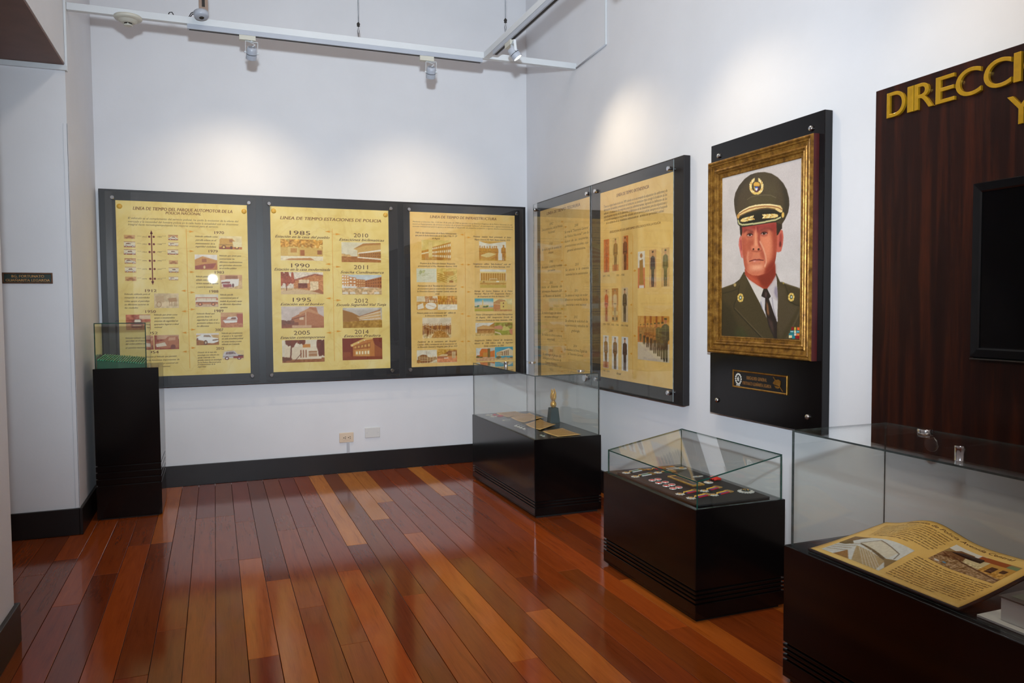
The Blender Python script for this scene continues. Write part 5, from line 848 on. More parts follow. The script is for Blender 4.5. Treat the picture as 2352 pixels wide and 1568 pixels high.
# --- poster assemblies ---------------------------------------------------------------------------
STYLE = {'T': (0.2, .07, 'print_title'), 'S': (.28, 0, 'print_ink'), 'C': (.4, .06, 'print_ink'), 'Y': (0, .06, 'print_brown'), 'N': (0, 0, 'print_ink'), 'Z': (0, 0, 'print_brown')}
def standoff(parent, face, a, b):
    p = lambda d: face.p(a, b, d)
    MB().lathe(p(0), face.n, [(0, .0125), (.029, .0125), (.0295, .0155), (.049, .0155), (.052, .013)], 18).build('standoff', 'chrome', parent)
def poster(k, face, W, label, sheetmat, acr, pegs, group):
    """face: origin at the sheet's top-left on the board surface"""
    H = 1.385
    t = thing('timeline_poster', label, 'poster', face.p(W/2, -H, 0), group)
    sh = MB().obox(face.p(0, -H, .0003), face.r*W, face.u*H, face.n*.0022).build('poster_sheet', sheetmat, t)
    D = .0025
    for i, (kind, s0, t0, s1, t1) in enumerate(PHOTOS[k]):
        dens = 215 if k < 3 else 190
        img = picture(kind, int((s1-s0)*dens)+8, int((t1-t0)*dens)+8, 11*k+i)
        print_mesh('photo_print', img, lambda a, b, s0=s0, s1=s1, t0=t0, t1=t1: face.p(s0+(s1-s0)*a, -(t0+(t1-t0)*b), D+.0005), 'photo_print', sh)
    groups = []; prev = None
    for st, body, s0, s1, tt, h in TEXTS[k]:
        if prev is None or st != prev[0] or abs(s0-prev[1]) > .13 or not (0 < tt-prev[2] < .05): groups.append((st, []))
        groups[-1][1].append((body, s0, s1, tt, h)); prev = (st, s0, tt)
    for st, rows in groups:
        mb = MB(); sh_, bo, mt = STYLE[st]
        for body, s0, s1, tt, h in rows: text_on(mb, face, body, s0, s1, -tt, h, D+.0006, sh_, 0, strike=bo)
        mb.build({'T': 'title_text', 'Y': 'year_text', 'N': 'year_text', 'Z': 'small_text'}.get(st, 'caption_text'), mt, sh)
    for x, t0, t1 in LINES[k]: MB().obox(face.p(x-.0016, -t1, D), face.r*.0032, face.u*(t1-t0), face.n*.0004).build('timeline_rule', 'print_ochre', sh)
    for x0, x1, tt in ARROWS[k]:
        d = 1 if x1 > x0 else -1; ln = abs(x1-x0)
        MB().prism([face.p(x0, -tt-.001, D), face.p(x0+d*.4*ln, -tt-.001, D), face.p(x0+d*.3*ln, -tt-.0075, D), face.p(x0+d*.5*ln, -tt-.0075, D), face.p(x1, -tt, D), face.p(x0+d*.5*ln, -tt+.0075, D), face.p(x0+d*.3*ln, -tt+.0075, D), face.p(x0+d*.4*ln, -tt+.001, D), face.p(x0, -tt+.001, D)], face.n*.0004).build('timeline_arrow', 'print_ochre', sh)
    for s0, t0 in PINS[k]:
        MB().lathe(face.p(s0, -t0, D), face.n, [(0, .020), (.003, .0185), (.006, .013), (.0075, .004)], 20).build('corner_pin', 'pin_ochre', sh)
    if k == 0:
        x, t0, t1, ys = AXIS
        mb = MB().obox(face.p(x-.004, -t1+.02, D), face.r*.008, face.u*(t1-t0-.04), face.n*.0006)
        for a, b in ((t0, t0+.03), (t1, t1-.03)): mb.prism([face.p(x, -a, D), face.p(x-.011, -b, D), face.p(x+.011, -b, D)], face.n*.0006)
        for y in ys:
            for sx in (-.016, .016): mb.lathe(face.p(x+sx, -y, D), face.n, [(0, .0085), (.0008, .0085)], 12)
        mb.build('red_axis', 'print_red', sh)
    (a0, b0), (a1, b1) = acr
    o = pane(MB(), face.p(a0, b0, .030), face.r*(a1-a0), face.u*(b1-b0), face.n*.005).build('acrylic_cover', ['acrylic', 'acrylic_edge'], t)
    for a, b in pegs: standoff(t, face, a, b)
    return t
def pane(mb, o, a, b, n):
    """sheet with see-through faces (slot 0) and tinted edges (slot 1); n is the thin direction"""
    o, a, b, n = map(Vector, (o, a, b, n)); vs = [o+a*i+b*j+n*k for k in (0, 1) for j in (0, 1) for i in (0, 1)]
    fl_ = a.cross(b).dot(n) < 0; q = lambda f: f[::-1] if fl_ else f
    mb.slot(0).add(vs, [q((0, 2, 3, 1)), q((4, 5, 7, 6))]); mb.slot(1).add(vs, [q((0, 1, 5, 4)), q((2, 6, 7, 3)), q((0, 4, 6, 2)), q((1, 3, 7, 5))]); return mb.slot(0)

def pane_poly(mb, pts, n):
    """four-cornered glass sheet given by one face and its thickness vector"""
    p = [Vector(q) for q in pts]; n = Vector(n); vs = p+[q+n for q in p]; fl_ = (p[1]-p[0]).cross(p[2]-p[0]).dot(n) < 0; q = lambda f: f[::-1] if fl_ else f
    mb.slot(0).add(vs, [q((3, 2, 1, 0)), q((4, 5, 6, 7))]); mb.slot(1).add(vs, [q((i, (i+1) % 4, 4+(i+1) % 4, 4+i)) for i in range(4)]); return mb.slot(0)
ZT = 2.295
BK = lambda x: Face((x, -.05, ZT), (1, 0, 0), (0, 0, 1))
RT = lambda y: Face((-.05, y, ZT), (0, -1, 0), (0, 0, 1))
tag(MB().bbox((-3.601, -.05, .815), (-.036, -.0006, 2.38), .003).build('backing_board', 'black_board'), 'long black backing board behind three timeline posters on the far wall', 'board')
tag(MB().bbox((-.05, -2.676, .815), (-.0006, -.357, 2.38), .003).build('backing_board', 'black_board'), 'black backing board behind two timeline posters on the right-hand wall', 'board')
def pegs(x0, sgn, lst): return [(sgn*(x-x0), z-ZT) for x, z in lst]
Z1, Z0 = 2.31, .890
poster(0, BK(-3.484), .968, 'yellow vehicle timeline poster with red double-headed axis, leftmost on the far wall', 'parchment_yellow', ((-3.554+3.484, .836-ZT), (-2.449+3.484, 2.359-ZT)), pegs(-3.484, 1, [(-3.501, Z1), (-2.502, Z1), (-3.508, Z0), (-2.505, Z0)]), 'timeline posters under clear covers')
poster(1, BK(-2.334), .993, 'yellow poster of eight station photographs, middle of the three on the far wall', 'parchment_yellow', ((-2.395+2.334, .836-ZT), (-1.266+2.334, 2.359-ZT)), pegs(-2.334, 1, [(-2.344, Z1), (-1.326, Z1), (-2.353, Z0), (-1.331, Z0)]), 'timeline posters under clear covers')
poster(2, BK(-1.149), 1.001, 'orange-tan infrastructure timeline poster next to the room corner on the far wall', 'parchment_orange', ((-1.213+1.149, .836-ZT), (-.076+1.149, 2.359-ZT)), pegs(-1.149, 1, [(-1.164, Z1), (-.141, Z1), (-1.169, Z0), (-.141, Z0)]), 'timeline posters under clear covers')
poster(3, RT(-.436), .970, 'text-only tan timeline poster on the right wall beside the corner', 'parchment_tan', ((.351-.436, .836-ZT), (1.468-.436, 2.362-ZT)), pegs(-.436, -1, [(-.48+.075, Z1), (-1.432, Z1), (-.405, Z0), (-1.432, Z0)]), 'timeline posters under clear covers')
poster(4, RT(-1.579), .985, 'tan poster showing rows of uniformed figures on the right wall', 'parchment_tan', ((1.491-1.579, .836-ZT), (2.615-1.579, 2.362-ZT)), pegs(-1.579, -1, [(-1.572, Z1), (-2.572, Z1), (-1.572, Z0), (-2.572, Z0)]), 'timeline posters under clear covers')

# --- portrait --------------------------------------------------------------------------------------
t = thing('portrait_board', 'tall black wall board carrying the framed officer portrait', 'board', (0, -3.4055, .8134))
MB().bbox((-.05, -3.854, .8134), (-.0006, -2.957, 2.377), .003).build('panel', 'black_laminate', t)
for y, z in ((-3.035, 2.307), (-3.767, 2.305), (-3.03, .893), (-3.765, .891)):
    MB().lathe((-.05, y, z), (-1, 0, 0), [(0, .0135), (.008, .0135), (.011, .011), (.0115, .0)], 20).build('screw_cap', 'chrome', t)
def mitred(face, w, h, prof):
    """picture-frame moulding; prof = (inset, height) from the outer edge inwards"""
    mb = MB(); rings = [[face.p(i, i, d), face.p(w-i, i, d), face.p(w-i, h-i, d), face.p(i, h-i, d)] for i, d in prof]
    vs = [p for r in rings for p in r]; fs = []
    for k in range(len(rings)-1):
        for j in range(4): fs.append((k*4+j, k*4+(j+1) % 4, (k+1)*4+(j+1) % 4, (k+1)*4+j))
    return mb.add(vs, fs)
t = thing('framed_portrait', 'oil portrait of an officer in green cap, in an antique gold frame', 'painting', (-.05, -3.4, 1.17))
fc = Face((-.0505, -2.985, 1.172), (0, -1, 0), (0, 0, 1)); FW, FH = .835, 1.098
mitred(fc, FW, FH, [(0, .034), (.003, .042), (.009, .045), (.015, .043), (.017, .037), (.020, .037), (.023, .041), (.028, .040), (.030, .034), (.048, .030), (.052, .034), (.057, .036), (.062, .033), (.064, .027), (.068, .027), (.071, .030), (.075, .027), (.077, .021), (.092, .019), (.095, .021), (.099, .019), (.101, .012)]).build('gold_frame', 'antique_gold', t)
mb = MB(); a = [fc.p(0, 0, 0), fc.p(FW, 0, 0), fc.p(FW, FH, 0), fc.p(0, FH, 0)]; b = [fc.p(0, 0, .034), fc.p(FW, 0, .034), fc.p(FW, FH, .034), fc.p(0, FH, .034)]
mb.add(a+b, [(0, 1, 5, 4), (1, 2, 6, 5), (2, 3, 7, 6), (3, 0, 4, 7), (3, 2, 1, 0)]).build('frame_side', 'frame_side', t)
cv = Cv(250, 361, (206, 196, 190)); cv.noise(.04, 80, 3, (1, .9, .85)); cv.noise(.02, 30, 5)
cv.p([(.5, 0), (1, 0), (1, .5), (.75, .5)], (196, 184, 180), .6, 20)
SF = lambda v: 0 if v <= 1 else max(1, round(v*.62))
for op in PORTRAIT:
    if op[0] == 'p': cv.p(op[1], op[2], op[3], SF(op[4]))
    elif op[0] == 'm': cv.mask(op[1])
    elif op[0] == 'l': cv.l(op[1], op[2], op[3], op[4], SF(op[5]))
    else: cv.e(op[1], op[2], op[3], SF(op[4]))
cv.noise(.02, 3, 8)
print_mesh('canvas', cv.done(), lambda u, v: Vector((-.0645, -3.083-.634*u, 2.174-.9155*v)), 'oil_painting', t)

def plate_sign(name, label, face, w, h, edge, body, inkmat, rows):
    t = thing(name, label, 'sign', face.p(w/2, 0, 0))
    mitred(face, w, h, [(0, 0), (0, .006), (.002, .008), (.006, .008), (.009, .006), (.0095, .004)]).build('rim', edge, t)
    MB().obox(face.p(.003, .003, .0003), face.r*(w-.006), face.u*(h-.006), face.n*.004).build('plate', body, t)
    mb = MB()
    for s, a0, a1, b, hh in rows: text_on(mb, face, s, a0, a1, b, hh, .0052, 0, 0, strike=.07)
    mb.build('lettering', inkmat, t); return t
fc = Face((-.0502, -3.1775, .984), (0, -1, 0), (0, 0, 1))
t = plate_sign('name_plate', 'small brass-rimmed black name plate under the portrait', fc, .444, .1, 'brass', 'plaque_black', 'bronze', [('BRIGADIER GENERAL', .122, .287, .064, .019), ('FORTUNATO GUAÑARITA LEGARDA', .087, .322, .033, .019)])
mb = MB(); D = .0052
for k in range(14):
    a = 2*PI*k/14; mb.lathe(fc.p(.05+.024*math.cos(a), .05+.028*math.sin(a), D), fc.n, [(0, .0062), (.002, .004)], 8)
mb.lathe(fc.p(.05, .05, D), fc.n, [(0, .006), (.002, .003)], 10).prism([fc.p(.034, .013, D), fc.p(.066, .013, D), fc.p(.062, .022, D), fc.p(.038, .022, D)], fc.n*.002)
mb.prism([fc.p(.05+(.013 if k % 2 == 0 else .006)*math.sin(k*PI/5), .05+(.016 if k % 2 == 0 else .007)*math.cos(k*PI/5), D) for k in range(10)], fc.n*.003).build('wreath_emblem', 'silver', t)
mb = MB().prism([fc.p(.335, .085, D), fc.p(.341, .087, D), fc.p(.415, .017, D), fc.p(.409, .014, D)], fc.n*.0015)
mb.prism([fc.p(.337, .052, D), fc.p(.352, .07, D), fc.p(.38, .076, D), fc.p(.398, .068, D), fc.p(.396, .05, D), fc.p(.392, .04, D), fc.p(.35, .046, D)], fc.n*.003)
mb.prism([fc.p(.348, .041, D), fc.p(.392, .036, D), fc.p(.38, .027, D), fc.p(.36, .029, D)], fc.n*.003).build('cap_and_sabre_emblem', 'brass', t)
fc = Face((-4.003, YJ-.0005, 1.612), (1, 0, 0), (0, 0, 1))
plate_sign('name_plate', 'narrow green door plate with bronze lettering on the passage wall', fc, .272, .068, 'dark_bronze', 'plaque_green', 'bronze', [('BG. FORTUNATO', .05, .225, .046, .016), ('GUAÑARITA LEGARDA', .018, .256, .021, .016)])

# --- sign board with gold letters and television ---------------------------------------------------
t = thing('sign_board', 'wide reddish-brown wood panel with raised gold letters on the right wall', 'sign', (0, -5.6, .828))
MB().bbox((-.05, -7.05, .828), (-.0006, -4.155, 2.382), .003).build('wood_panel', 'sign_wood', t)
def letter(ch, y0, y1, z0, z1):
    v, f = glyphs(ch, 0, -.004, .045, 8); lo, hi = v.min(0), v.max(0); fc = Face((-.0502, y0, z0), (0, -1, 0), (0, 0, 1))
    top = hi[1] if ch not in 'Ó' else .72
    pts = [fc.p((p[0]-lo[0])/(hi[0]-lo[0])*abs(y1-y0), (p[1]-max(lo[1], -.0))/(top-max(lo[1], 0))*(z1-z0), (p[2]-lo[2])*.12) for p in v]
    MB().add(pts, f).build('letter', 'gold_letter', t)
for ch, y0, y1 in (('D', -4.226, -4.321), ('I', -4.331, -4.361), ('R', -4.366, -4.457), ('E', -4.466, -4.551), ('C', -4.555, -4.662), ('C', -4.672, -4.780), ('I', -4.788, -4.816), ('Ó', -4.825, -4.94), ('N', -4.952, -5.045)):
    letter(ch, y0, y1, 2.247, 2.352)
letter('Y', -4.766, -4.872, 2.094, 2.199)
t = thing('television', 'black flat-screen television mounted on the wooden sign board', 'television', (-.05, -5.2, 1.239))
fc = Face((-.0502, -4.669, 1.239), (0, -1, 0), (0, 0, 1))
MB().bbox((-.1, -5.76, 1.242), (-.0505, -4.669, 1.902), .008).build('casing', 'tv_black', t)
mitred(Face((-.1, -4.672, 1.245), (0, -1, 0), (0, 0, 1)), 1.085, .654, [(0, 0), (.002, .006), (.03, .007), (.036, .004), (.037, .0005)]).build('bezel', 'tv_black', t)
MB().box((-.1012, -5.72, 1.285), (-.1002, -4.71, 1.862)).build('screen', 'tv_screen', t)
MB().bbox((-.104, -5.76, 1.236), (-.06, -4.669, 1.2415), .001).build('lower_trim', 'tv_trim', t)

# ------------------------------------------------------------------ suspended lighting
ZB_ = 3.368
t = thing('suspended_track_beam', 'white suspended beam with light track running along the far wall', 'light track', (-1.8, -1.05, 3.33))
MB().bbox((XL+.001, -1.075, ZB_), (-.0008, -1.032, ZB_+.046), .002).build('beam', 'white_metal', t)
MB().bbox((-2.912, -1.077, ZB_-.033), (-.806, -1.036, ZB_-.0005), .002).build('track', 'lamp_grey', t)
MB().box((-2.9, -1.066, ZB_-.0345), (-.82, -1.047, ZB_-.0332)).build('track_slot', 'dark_hole', t)
t2 = thing('suspended_track_beam', 'white suspended beam with light track running overhead toward the viewer', 'light track', (-.775, -3.6, 3.33))
MB().bbox((-.797, -6.6, ZB_), (-.752, -1.0785, ZB_+.046), .002).build('beam', 'white_metal', t2)
MB().bbox((-.795, -6.5, ZB_-.033), (-.754, -1.27, ZB_-.0005), .002).build('track', 'lamp_grey', t2)
MB().box((-.784, -6.45, ZB_-.0345), (-.765, -1.28, ZB_-.0332)).build('track_slot', 'dark_hole', t2)

def spot_lamp(label, along, box_o, box_s, head, target, power, group='track spotlights', spot=96):
    """along: unit vector of the track; box_o: centre of the adapter box; head: centre of the lamp head"""
    along, head = Vector(along), Vector(head); d = (Vector(target)-head).normalized()
    t = thing('track_spotlight', label, 'spotlight', Vector(box_o), group)
    side = Vector((0, 0, 1)).cross(along); o = Vector(box_o)
    mb = MB(); a, b, c = along*box_s[0], side*box_s[1], Vector((0, 0, box_s[2]))
    mb.obox(o-a/2-b/2-c/2, a, b, c).build('adapter', 'cream_plastic', t)
    mb = MB(); mb.cyl(o+Vector((0, 0, box_s[2]/2)), o+Vector((0, 0, box_s[2]/2+.012)), .012).build('track_contact', 'dark_hole', t)
    # yoke: strap above the head and two arms down its sides
    hx = along-d*along.dot(d); hx.normalize(); R = .036; top = head-d*.015+Vector((0, 0, .062))
    mb = MB(); n2 = hx.cross(Vector((0, 0, 1))).normalized()*.009
    mb.obox(top-hx*(R+.006)-n2, hx*2*(R+.006), n2*2, Vector((0, 0, .0025)))
    for s in (-1, 1):
        p0 = top+hx*s*(R+.0045)-n2; mb.obox(p0-hx*.0012, hx*.0024, n2*2, (head-d*.004)-(top)-Vector((0, 0, 0)))
    mb.cyl(top, Vector((top.x, top.y, o.z-box_s[2]/2)), .007, 10)
    mb.build('yoke', 'white_metal', t)
    for s in (-1, 1): MB().cyl(head+hx*s*(R-.002)-d*.004, head+hx*s*(R+.012)-d*.004, .007, 12).build('pivot_knob', 'white_metal', t)
    MB().lathe(head-d*.042, d, [(0, .026), (.002, .03), (.018, .034), (.04, .0355), (.044, .0355)], 24).build('lamp_housing', 'lamp_grey', t)
    MB().lathe(head-d*.0455, d, [(0, .006), (.001, .022), (.003, .024)], 20).build('ventilated_back', 'lamp_baffle', t)
    MB().lathe(head+d*.002, d, [(0, .0345), (.004, .0345)], 24).build('shadow_ring', 'dark_hole', t)
    MB().lathe(head+d*.006, d, [(0, .0355), (.032, .036), (.034, .0355), (.034, .031), (.028, .031)], 24).build('lamp_collar', 'lamp_grey', t)
    MB().lathe(head+d*.0345, d, [(0, .030), (.001, .030)], 20).build('lens', 'lamp_lens', t)
    MB().tube([Vector((o.x, o.y, o.z-box_s[2]/2)), top+along*.012+Vector((0, 0, -.01)), head-d*.05+along*.02+Vector((0, 0, .01)), head-d*.043], .003, 6).build('lamp_cord', 'white_metal', t)
    L = bpy.data.lights.new('spot_beam', 'SPOT'); Lo = bpy.data.objects.new('spot_beam', L); C.objects.link(Lo)
    L.energy = power; L.color = (1.0, .80, .52); L.spot_size = math.radians(spot); L.spot_blend = 1.0; L.shadow_soft_size = .03
    Lo.parent = t; Lo.location = head+d*.045-world_loc(t); aim(Lo, d)
    return t
spot_lamp('white track spotlight on the far-wall track, above the leftmost poster', (1, 0, 0), (-2.528, -1.056, 3.322), (.108, .036, .036), (-2.502, -1.05, 3.222), (-2.6, 0, 1.85), 31)
spot_lamp('white track spotlight on the far-wall track, nearest the corner', (1, 0, 0), (-1.249, -1.056, 3.319), (.108, .036, .036), (-1.214, -1.05, 3.222), (-1.08, 0, 1.75), 26)
spot_lamp('lit track spotlight on the overhead beam, pointing at the right wall', (0, -1, 0), (-.775, -1.575, 3.317), (.108, .036, .036), (-.772, -1.66, 3.228), (0, -1.95, 2.1), 24)
# two more lamps further along the same track, above the top edge of the picture
spot_lamp('track spotlight on the overhead beam aimed at the officer portrait', (0, -1, 0), (-.775, -3.05, 3.317), (.108, .036, .036), (-.772, -3.13, 3.228), (0, -3.35, 1.7), 18)
spot_lamp('track spotlight on the overhead beam aimed at the gold-lettered sign', (0, -1, 0), (-.775, -4.5, 3.317), (.108, .036, .036), (-.772, -4.58, 3.228), (0, -4.75, 1.6), 16)

spot_lamp('added track spotlight on the overhead beam brightening the nearest glass case', (0, -1, 0), (-.775, -5.35, 3.317), (.108, .036, .036), (-.772, -5.3, 3.228), (-.5, -4.85, .55), 16)  # unseen extra lamp, added to brighten the page in the nearest case

t = thing('smoke_detector', 'round cream smoke detector hanging under the white beam', 'smoke detector', (-3.268, -1.09, 3.31))
MB().lathe((-3.268, -1.09, 3.3675), (0, 0, -1), [(0, .05), (.006, .083), (.018, .085), (.026, .08), (.03, .06)], 32).build('base_plate', 'cream_plastic', t)
MB().lathe((-3.268, -1.09, 3.338), (0, 0, -1), [(0, .058), (.016, .046), (.02, .036), (.02, .026)], 28).build('sensor_body', 'cream_plastic', t)
MB().lathe((-3.268, -1.09, 3.3195), (0, 0, -1), [(0, .024), (.01, .024)], 20).build('smoke_inlet', 'dark_hole', t)
mb = MB().lathe((-3.268, -1.09, 3.309), (0, 0, -1), [(0, .027), (.006, .026), (.008, .02)], 20)
for k in range(4): mb.box((-3.268+.022*math.cos(k*PI/2)-.002, -1.09+.022*math.sin(k*PI/2)-.002, 3.305), (-3.268+.022*math.cos(k*PI/2)+.002, -1.09+.022*math.sin(k*PI/2)+.002, 3.323))
mb.build('sensor_cap', 'cream_plastic', t)
t = thing('pendant_sensor', 'grey round sensor on a brown stem hanging in front of the far-wall beam', 'sensor', (-2.83, -1.115, 3.37))
MB().bbox((-2.835, -1.16, 3.43), (-2.778, -1.13, 4.999), .003).build('stem', 'stem_brown', t)
MB().box((-2.816, -1.1612, 3.46), (-2.797, -1.1602, 4.9)).build('stem_slot', 'dark_hole', t)
MB().lathe((-2.824, -1.145, 3.43), (.12, -.25, -1), [(0, .036), (.004, .047), (.03, .047), (.04, .04), (.042, .016)], 28).build('sensor_head', 'lamp_grey', t)
MB().lathe((-2.819, -1.155, 3.388), (.12, -.25, -1), [(0, .016), (.002, .014)], 18).build('sensor_eye', 'dark_hole', t)
mb = MB().tube([(-2.85, -1.12, 3.414), (-2.868, -1.1, 3.44), (-2.885, -1.08, 3.437), (-2.9, -1.06, 3.416)], .003, 6).tube([(-2.86, -1.12, 3.412), (-2.875, -1.09, 3.43), (-2.89, -1.07, 3.416)], .003, 6)
mb.build('cable_loop', 'black_cable', t)
tag(MB().tube([(-3.03, -1.05, 3.414), (-3.02, -1.052, 3.434), (-3.005, -1.052, 3.438), (-2.99, -1.05, 3.414)], .0035, 6).build('cable_loop', 'black_cable'), 'short black cable loop on top of the far-wall beam', 'cable')
for lab, p in (('thin steel cable holding the far-wall beam', (-1.757, -1.052, ZB_+.046)), ('thin steel cable holding the overhead beam near the corner', (-.775, -1.492, ZB_+.046))):
    t = thing('suspension_cable', lab, 'cable', p, 'suspension cables'); p = Vector(p)
    MB().cyl(p+Vector((0, 0, .112)), (p.x, p.y, 4.999), .0028, 8).build('wire', 'steel_wire', t)
    MB().tube([p, p+Vector((-.004, 0, .03)), p+Vector((-.008, 0, .05)), p+Vector((0, 0, .082)), p+Vector((.006, 0, .05)), p+Vector((.003, 0, .03))], .002, 6).build('hook', 'steel_wire', t)
    MB().lathe(p+Vector((0, 0, .08)), (0, 0, 1), [(0, .003), (.006, .012), (.012, .008), (.02, .013), (.034, .004)], 10).build('clamp', 'dark_hole', t)
t = thing('wire_duct', 'thin white wire duct climbing the right wall from the beam end', 'wire duct', (-.008, -1.1, 3.36))
MB().tube([(-.008, -1.085, 3.372), (-.008, -1.585, 3.402)], .007, 8).build('sloping_run', 'grey_duct', t)
MB().bbox((-.015, -1.592, 3.4), (-.0008, -1.576, 4.998), .002).build('upright_run', 'white_metal', t)
t = thing('wire_duct', 'white wire duct along the passage wall top and up the corner', 'wire duct', (XL, YJ, ZS))
MB().bbox((-6.0, YJ-.022, ZS-.045), (XL+.012, YJ-.0008, ZS-.013), .002).build('level_run', 'white_metal', t)
MB().bbox((XL+.0008, YJ-.006, ZS-.045), (XL+.014, YJ+.022, 3.43), .002).build('upright_run', 'white_metal', t)

# ------------------------------------------------------------------ outlet and blank plate
t = thing('power_outlet', 'ivory double power outlet on the far wall above the baseboard', 'outlet', (-1.73, -.001, .266))
MB().bbox((-1.792, -.012, .266), (-1.668, -.0008, .352), .005).build('cover_plate', 'ivory_plastic', t)
MB().bbox((-1.766, -.0145, .287), (-1.694, -.0122, .331), .001).build('socket_insert', 'ivory_plastic', t)
for x in (-1.763, -1.722):
    mb = MB(); mb.lathe((x+.008, -.0146, .308), (0, -1, 0), [(0, .0042), (.0006, .0042)], 12)
    for z in (.315, .301): mb.box((x+.018, -.0152, z-.0022), (x+.027, -.0146, z+.0022))
    mb.build('socket_holes', 'dark_hole', t)
MB().bbox((-1.728, -.016, .1716), (-1.706, -.0008, .268), .002).build('duct', 'grey_duct', t)
t = thing('blank_plate', 'plain white blanking plate right of the ivory outlet', 'cover plate', (-1.5, -.001, .293))
MB().bbox((-1.567, -.012, .293), (-1.434, -.0008, .383), .004).build('cover_plate', 'white_plastic', t)
for x in (-1.55, -1.451): MB().lathe((x, -.0121, .338), (0, -1, 0), [(0, .003), (.0008, .0025)], 10).build('screw', 'grey_duct', t)

# ------------------------------------------------------------------ display cases
def grooved(mb, x0, x1, y0, y1, z0, z1, gz, gh, gd):
    """box with recessed horizontal grooves at the heights gz"""
    z = z0
    for g in gz:
        mb.bbox((x0, y0, z), (x1, y1, g), .0015); mb.box((x0+gd, y0+gd, g-.001), (x1-gd, y1-gd, g+gh+.001)); z = g+gh
    mb.bbox((x0, y0, z), (x1, y1, z1), .003); return mb
def case(name, label, x0, x1, y0, y1, h, g, gtop, edge, lid_over=0, grooves=(.085, .105, .125, .145), lid_hw=None, foot=.018, rise=0):
    """g = glass box (x0,x1,y0,y1)"""
    t = thing(name, label, 'display case', ((x0+x1)/2, (y0+y1)/2, 0))
    grooved(MB(), x0, x1, y0, y1, foot, h, [v for v in grooves], .008, .012).build('cabinet', 'black_laminate', t)
    MB().box((x0+.02, y0+.02, .0005), (x1-.02, y1-.02, foot-.0003)).build('recessed_foot', 'shadow_gap', t)
    gx0, gx1, gy0, gy1 = g; T = .006; zt = gtop-T; zb = h+.0005
    def P(pts, n, nm='glass_pane'): return pane_poly(MB(), pts, n).build(nm, ['clear_glass', edge], t)
    X0, X1, zr = gx0, gx1, zt+rise; zx = lambda x: zt+rise*(x-gx0)/(gx1-gx0)
    P([(gx0, gy0, zb), (gx0, gy1, zb), (gx0, gy1, zx(gx0)), (gx0, gy0, zx(gx0))], (T, 0, 0)); P([(gx1-T, gy0, zb), (gx1-T, gy1, zb), (gx1-T, gy1, zx(gx1-T)), (gx1-T, gy0, zx(gx1-T))], (T, 0, 0))
    for yy in (gy0, gy1-T):
        xa, xb = gx0+T+.0003, gx1-T-.0003; P([(xa, yy, zb), (xb, yy, zb), (xb, yy, zx(xb)), (xa, yy, zx(xa))], (0, T, 0))
    e_ = lid_over; lid = P([(gx0-e_, gy0-e_, zx(gx0-e_)+.0006), (gx1+e_, gy0-e_, zx(gx1+e_)+.0006), (gx1+e_, gy1+e_, zx(gx1+e_)+.0006), (gx0-e_, gy1+e_, zx(gx0-e_)+.0006)], (0, 0, T), 'glass_lid')
    if lid_hw:
        kx, ky, hinges = lid_hw
        MB().lathe((kx, ky, gtop), (0, 0, 1), [(0, .0165), (.002, .0155), (.036, .0155), (.041, .0165), (.045, .0155)], 20).build('lid_knob', 'chrome', lid)
        for hy in hinges:
            hg = MB().lathe((gx1-.04, hy, gtop), (0, 0, 1), [(0, .029), (.006, .029), (.009, .027)], 24).build('hinge', 'chrome', t)
            MB().lathe((gx1-.04, hy, gtop-T), (0, 0, -1), [(0.0003, .029), (.006, .029), (.008, .027)], 24).build('hinge_disc', 'chrome', hg)
            MB().lathe((gx1-T, hy, gtop-.05), (-1, 0, 0), [(0.0003, .029), (.006, .029), (.008, .027)], 24).build('hinge_disc', 'chrome', hg)
            MB().bbox((gx1-.03, hy-.008, gtop-.03), (gx1-.012, hy+.008, gtop-.012), .003).build('hinge_barrel', 'chrome', hg)
    return t
H1, H2, H3, HP = .5424, .524, .529, 1.042
case('glass_display_case', 'low black case with tall clear glass, under the corner posters', -.781, -.2705, -2.0, -.657, H1, (-.772, -.281, -1.992, -.664), .978, 'dark_glass_edge', grooves=(.07, .09, .11), lid_hw=(-.70, -1.25, (-.87, -1.78)))
case('glass_display_case', 'middle black case with low green-edged glass full of medals', -.777, -.272, -3.865, -2.984, H2, (-.768, -.287, -3.858, -3.02), .652, 'green_glass_edge', rise=.086)
case('glass_display_case', 'nearest long black case holding the curved parchment page', -.767, -.262, -5.78, -4.427, H3, (-.745, -.272, -5.765, -4.442), .972, 'dark_glass_edge', lid_hw=(-.675, -5.09, (-4.66, -5.55)))
case('glass_display_pedestal', 'tall narrow black pedestal with a small glass box, by the passage', -3.565, -3.158, -.898, -.40, HP, (-3.552, -3.232, -.885, -.50), 1.354, 'green_glass_edge', grooves=(.235, .28, .325, .37), foot=.01)
# felt pad in the medal case
pad = tag(MB().bbox((-.735, -3.825, H2+.0006), (-.33, -3.065, H2+.009), .002).build('display_pad', 'black_felt'), 'flat black felt pad lying under the medals', 'display pad')
ZM = H2+.0092

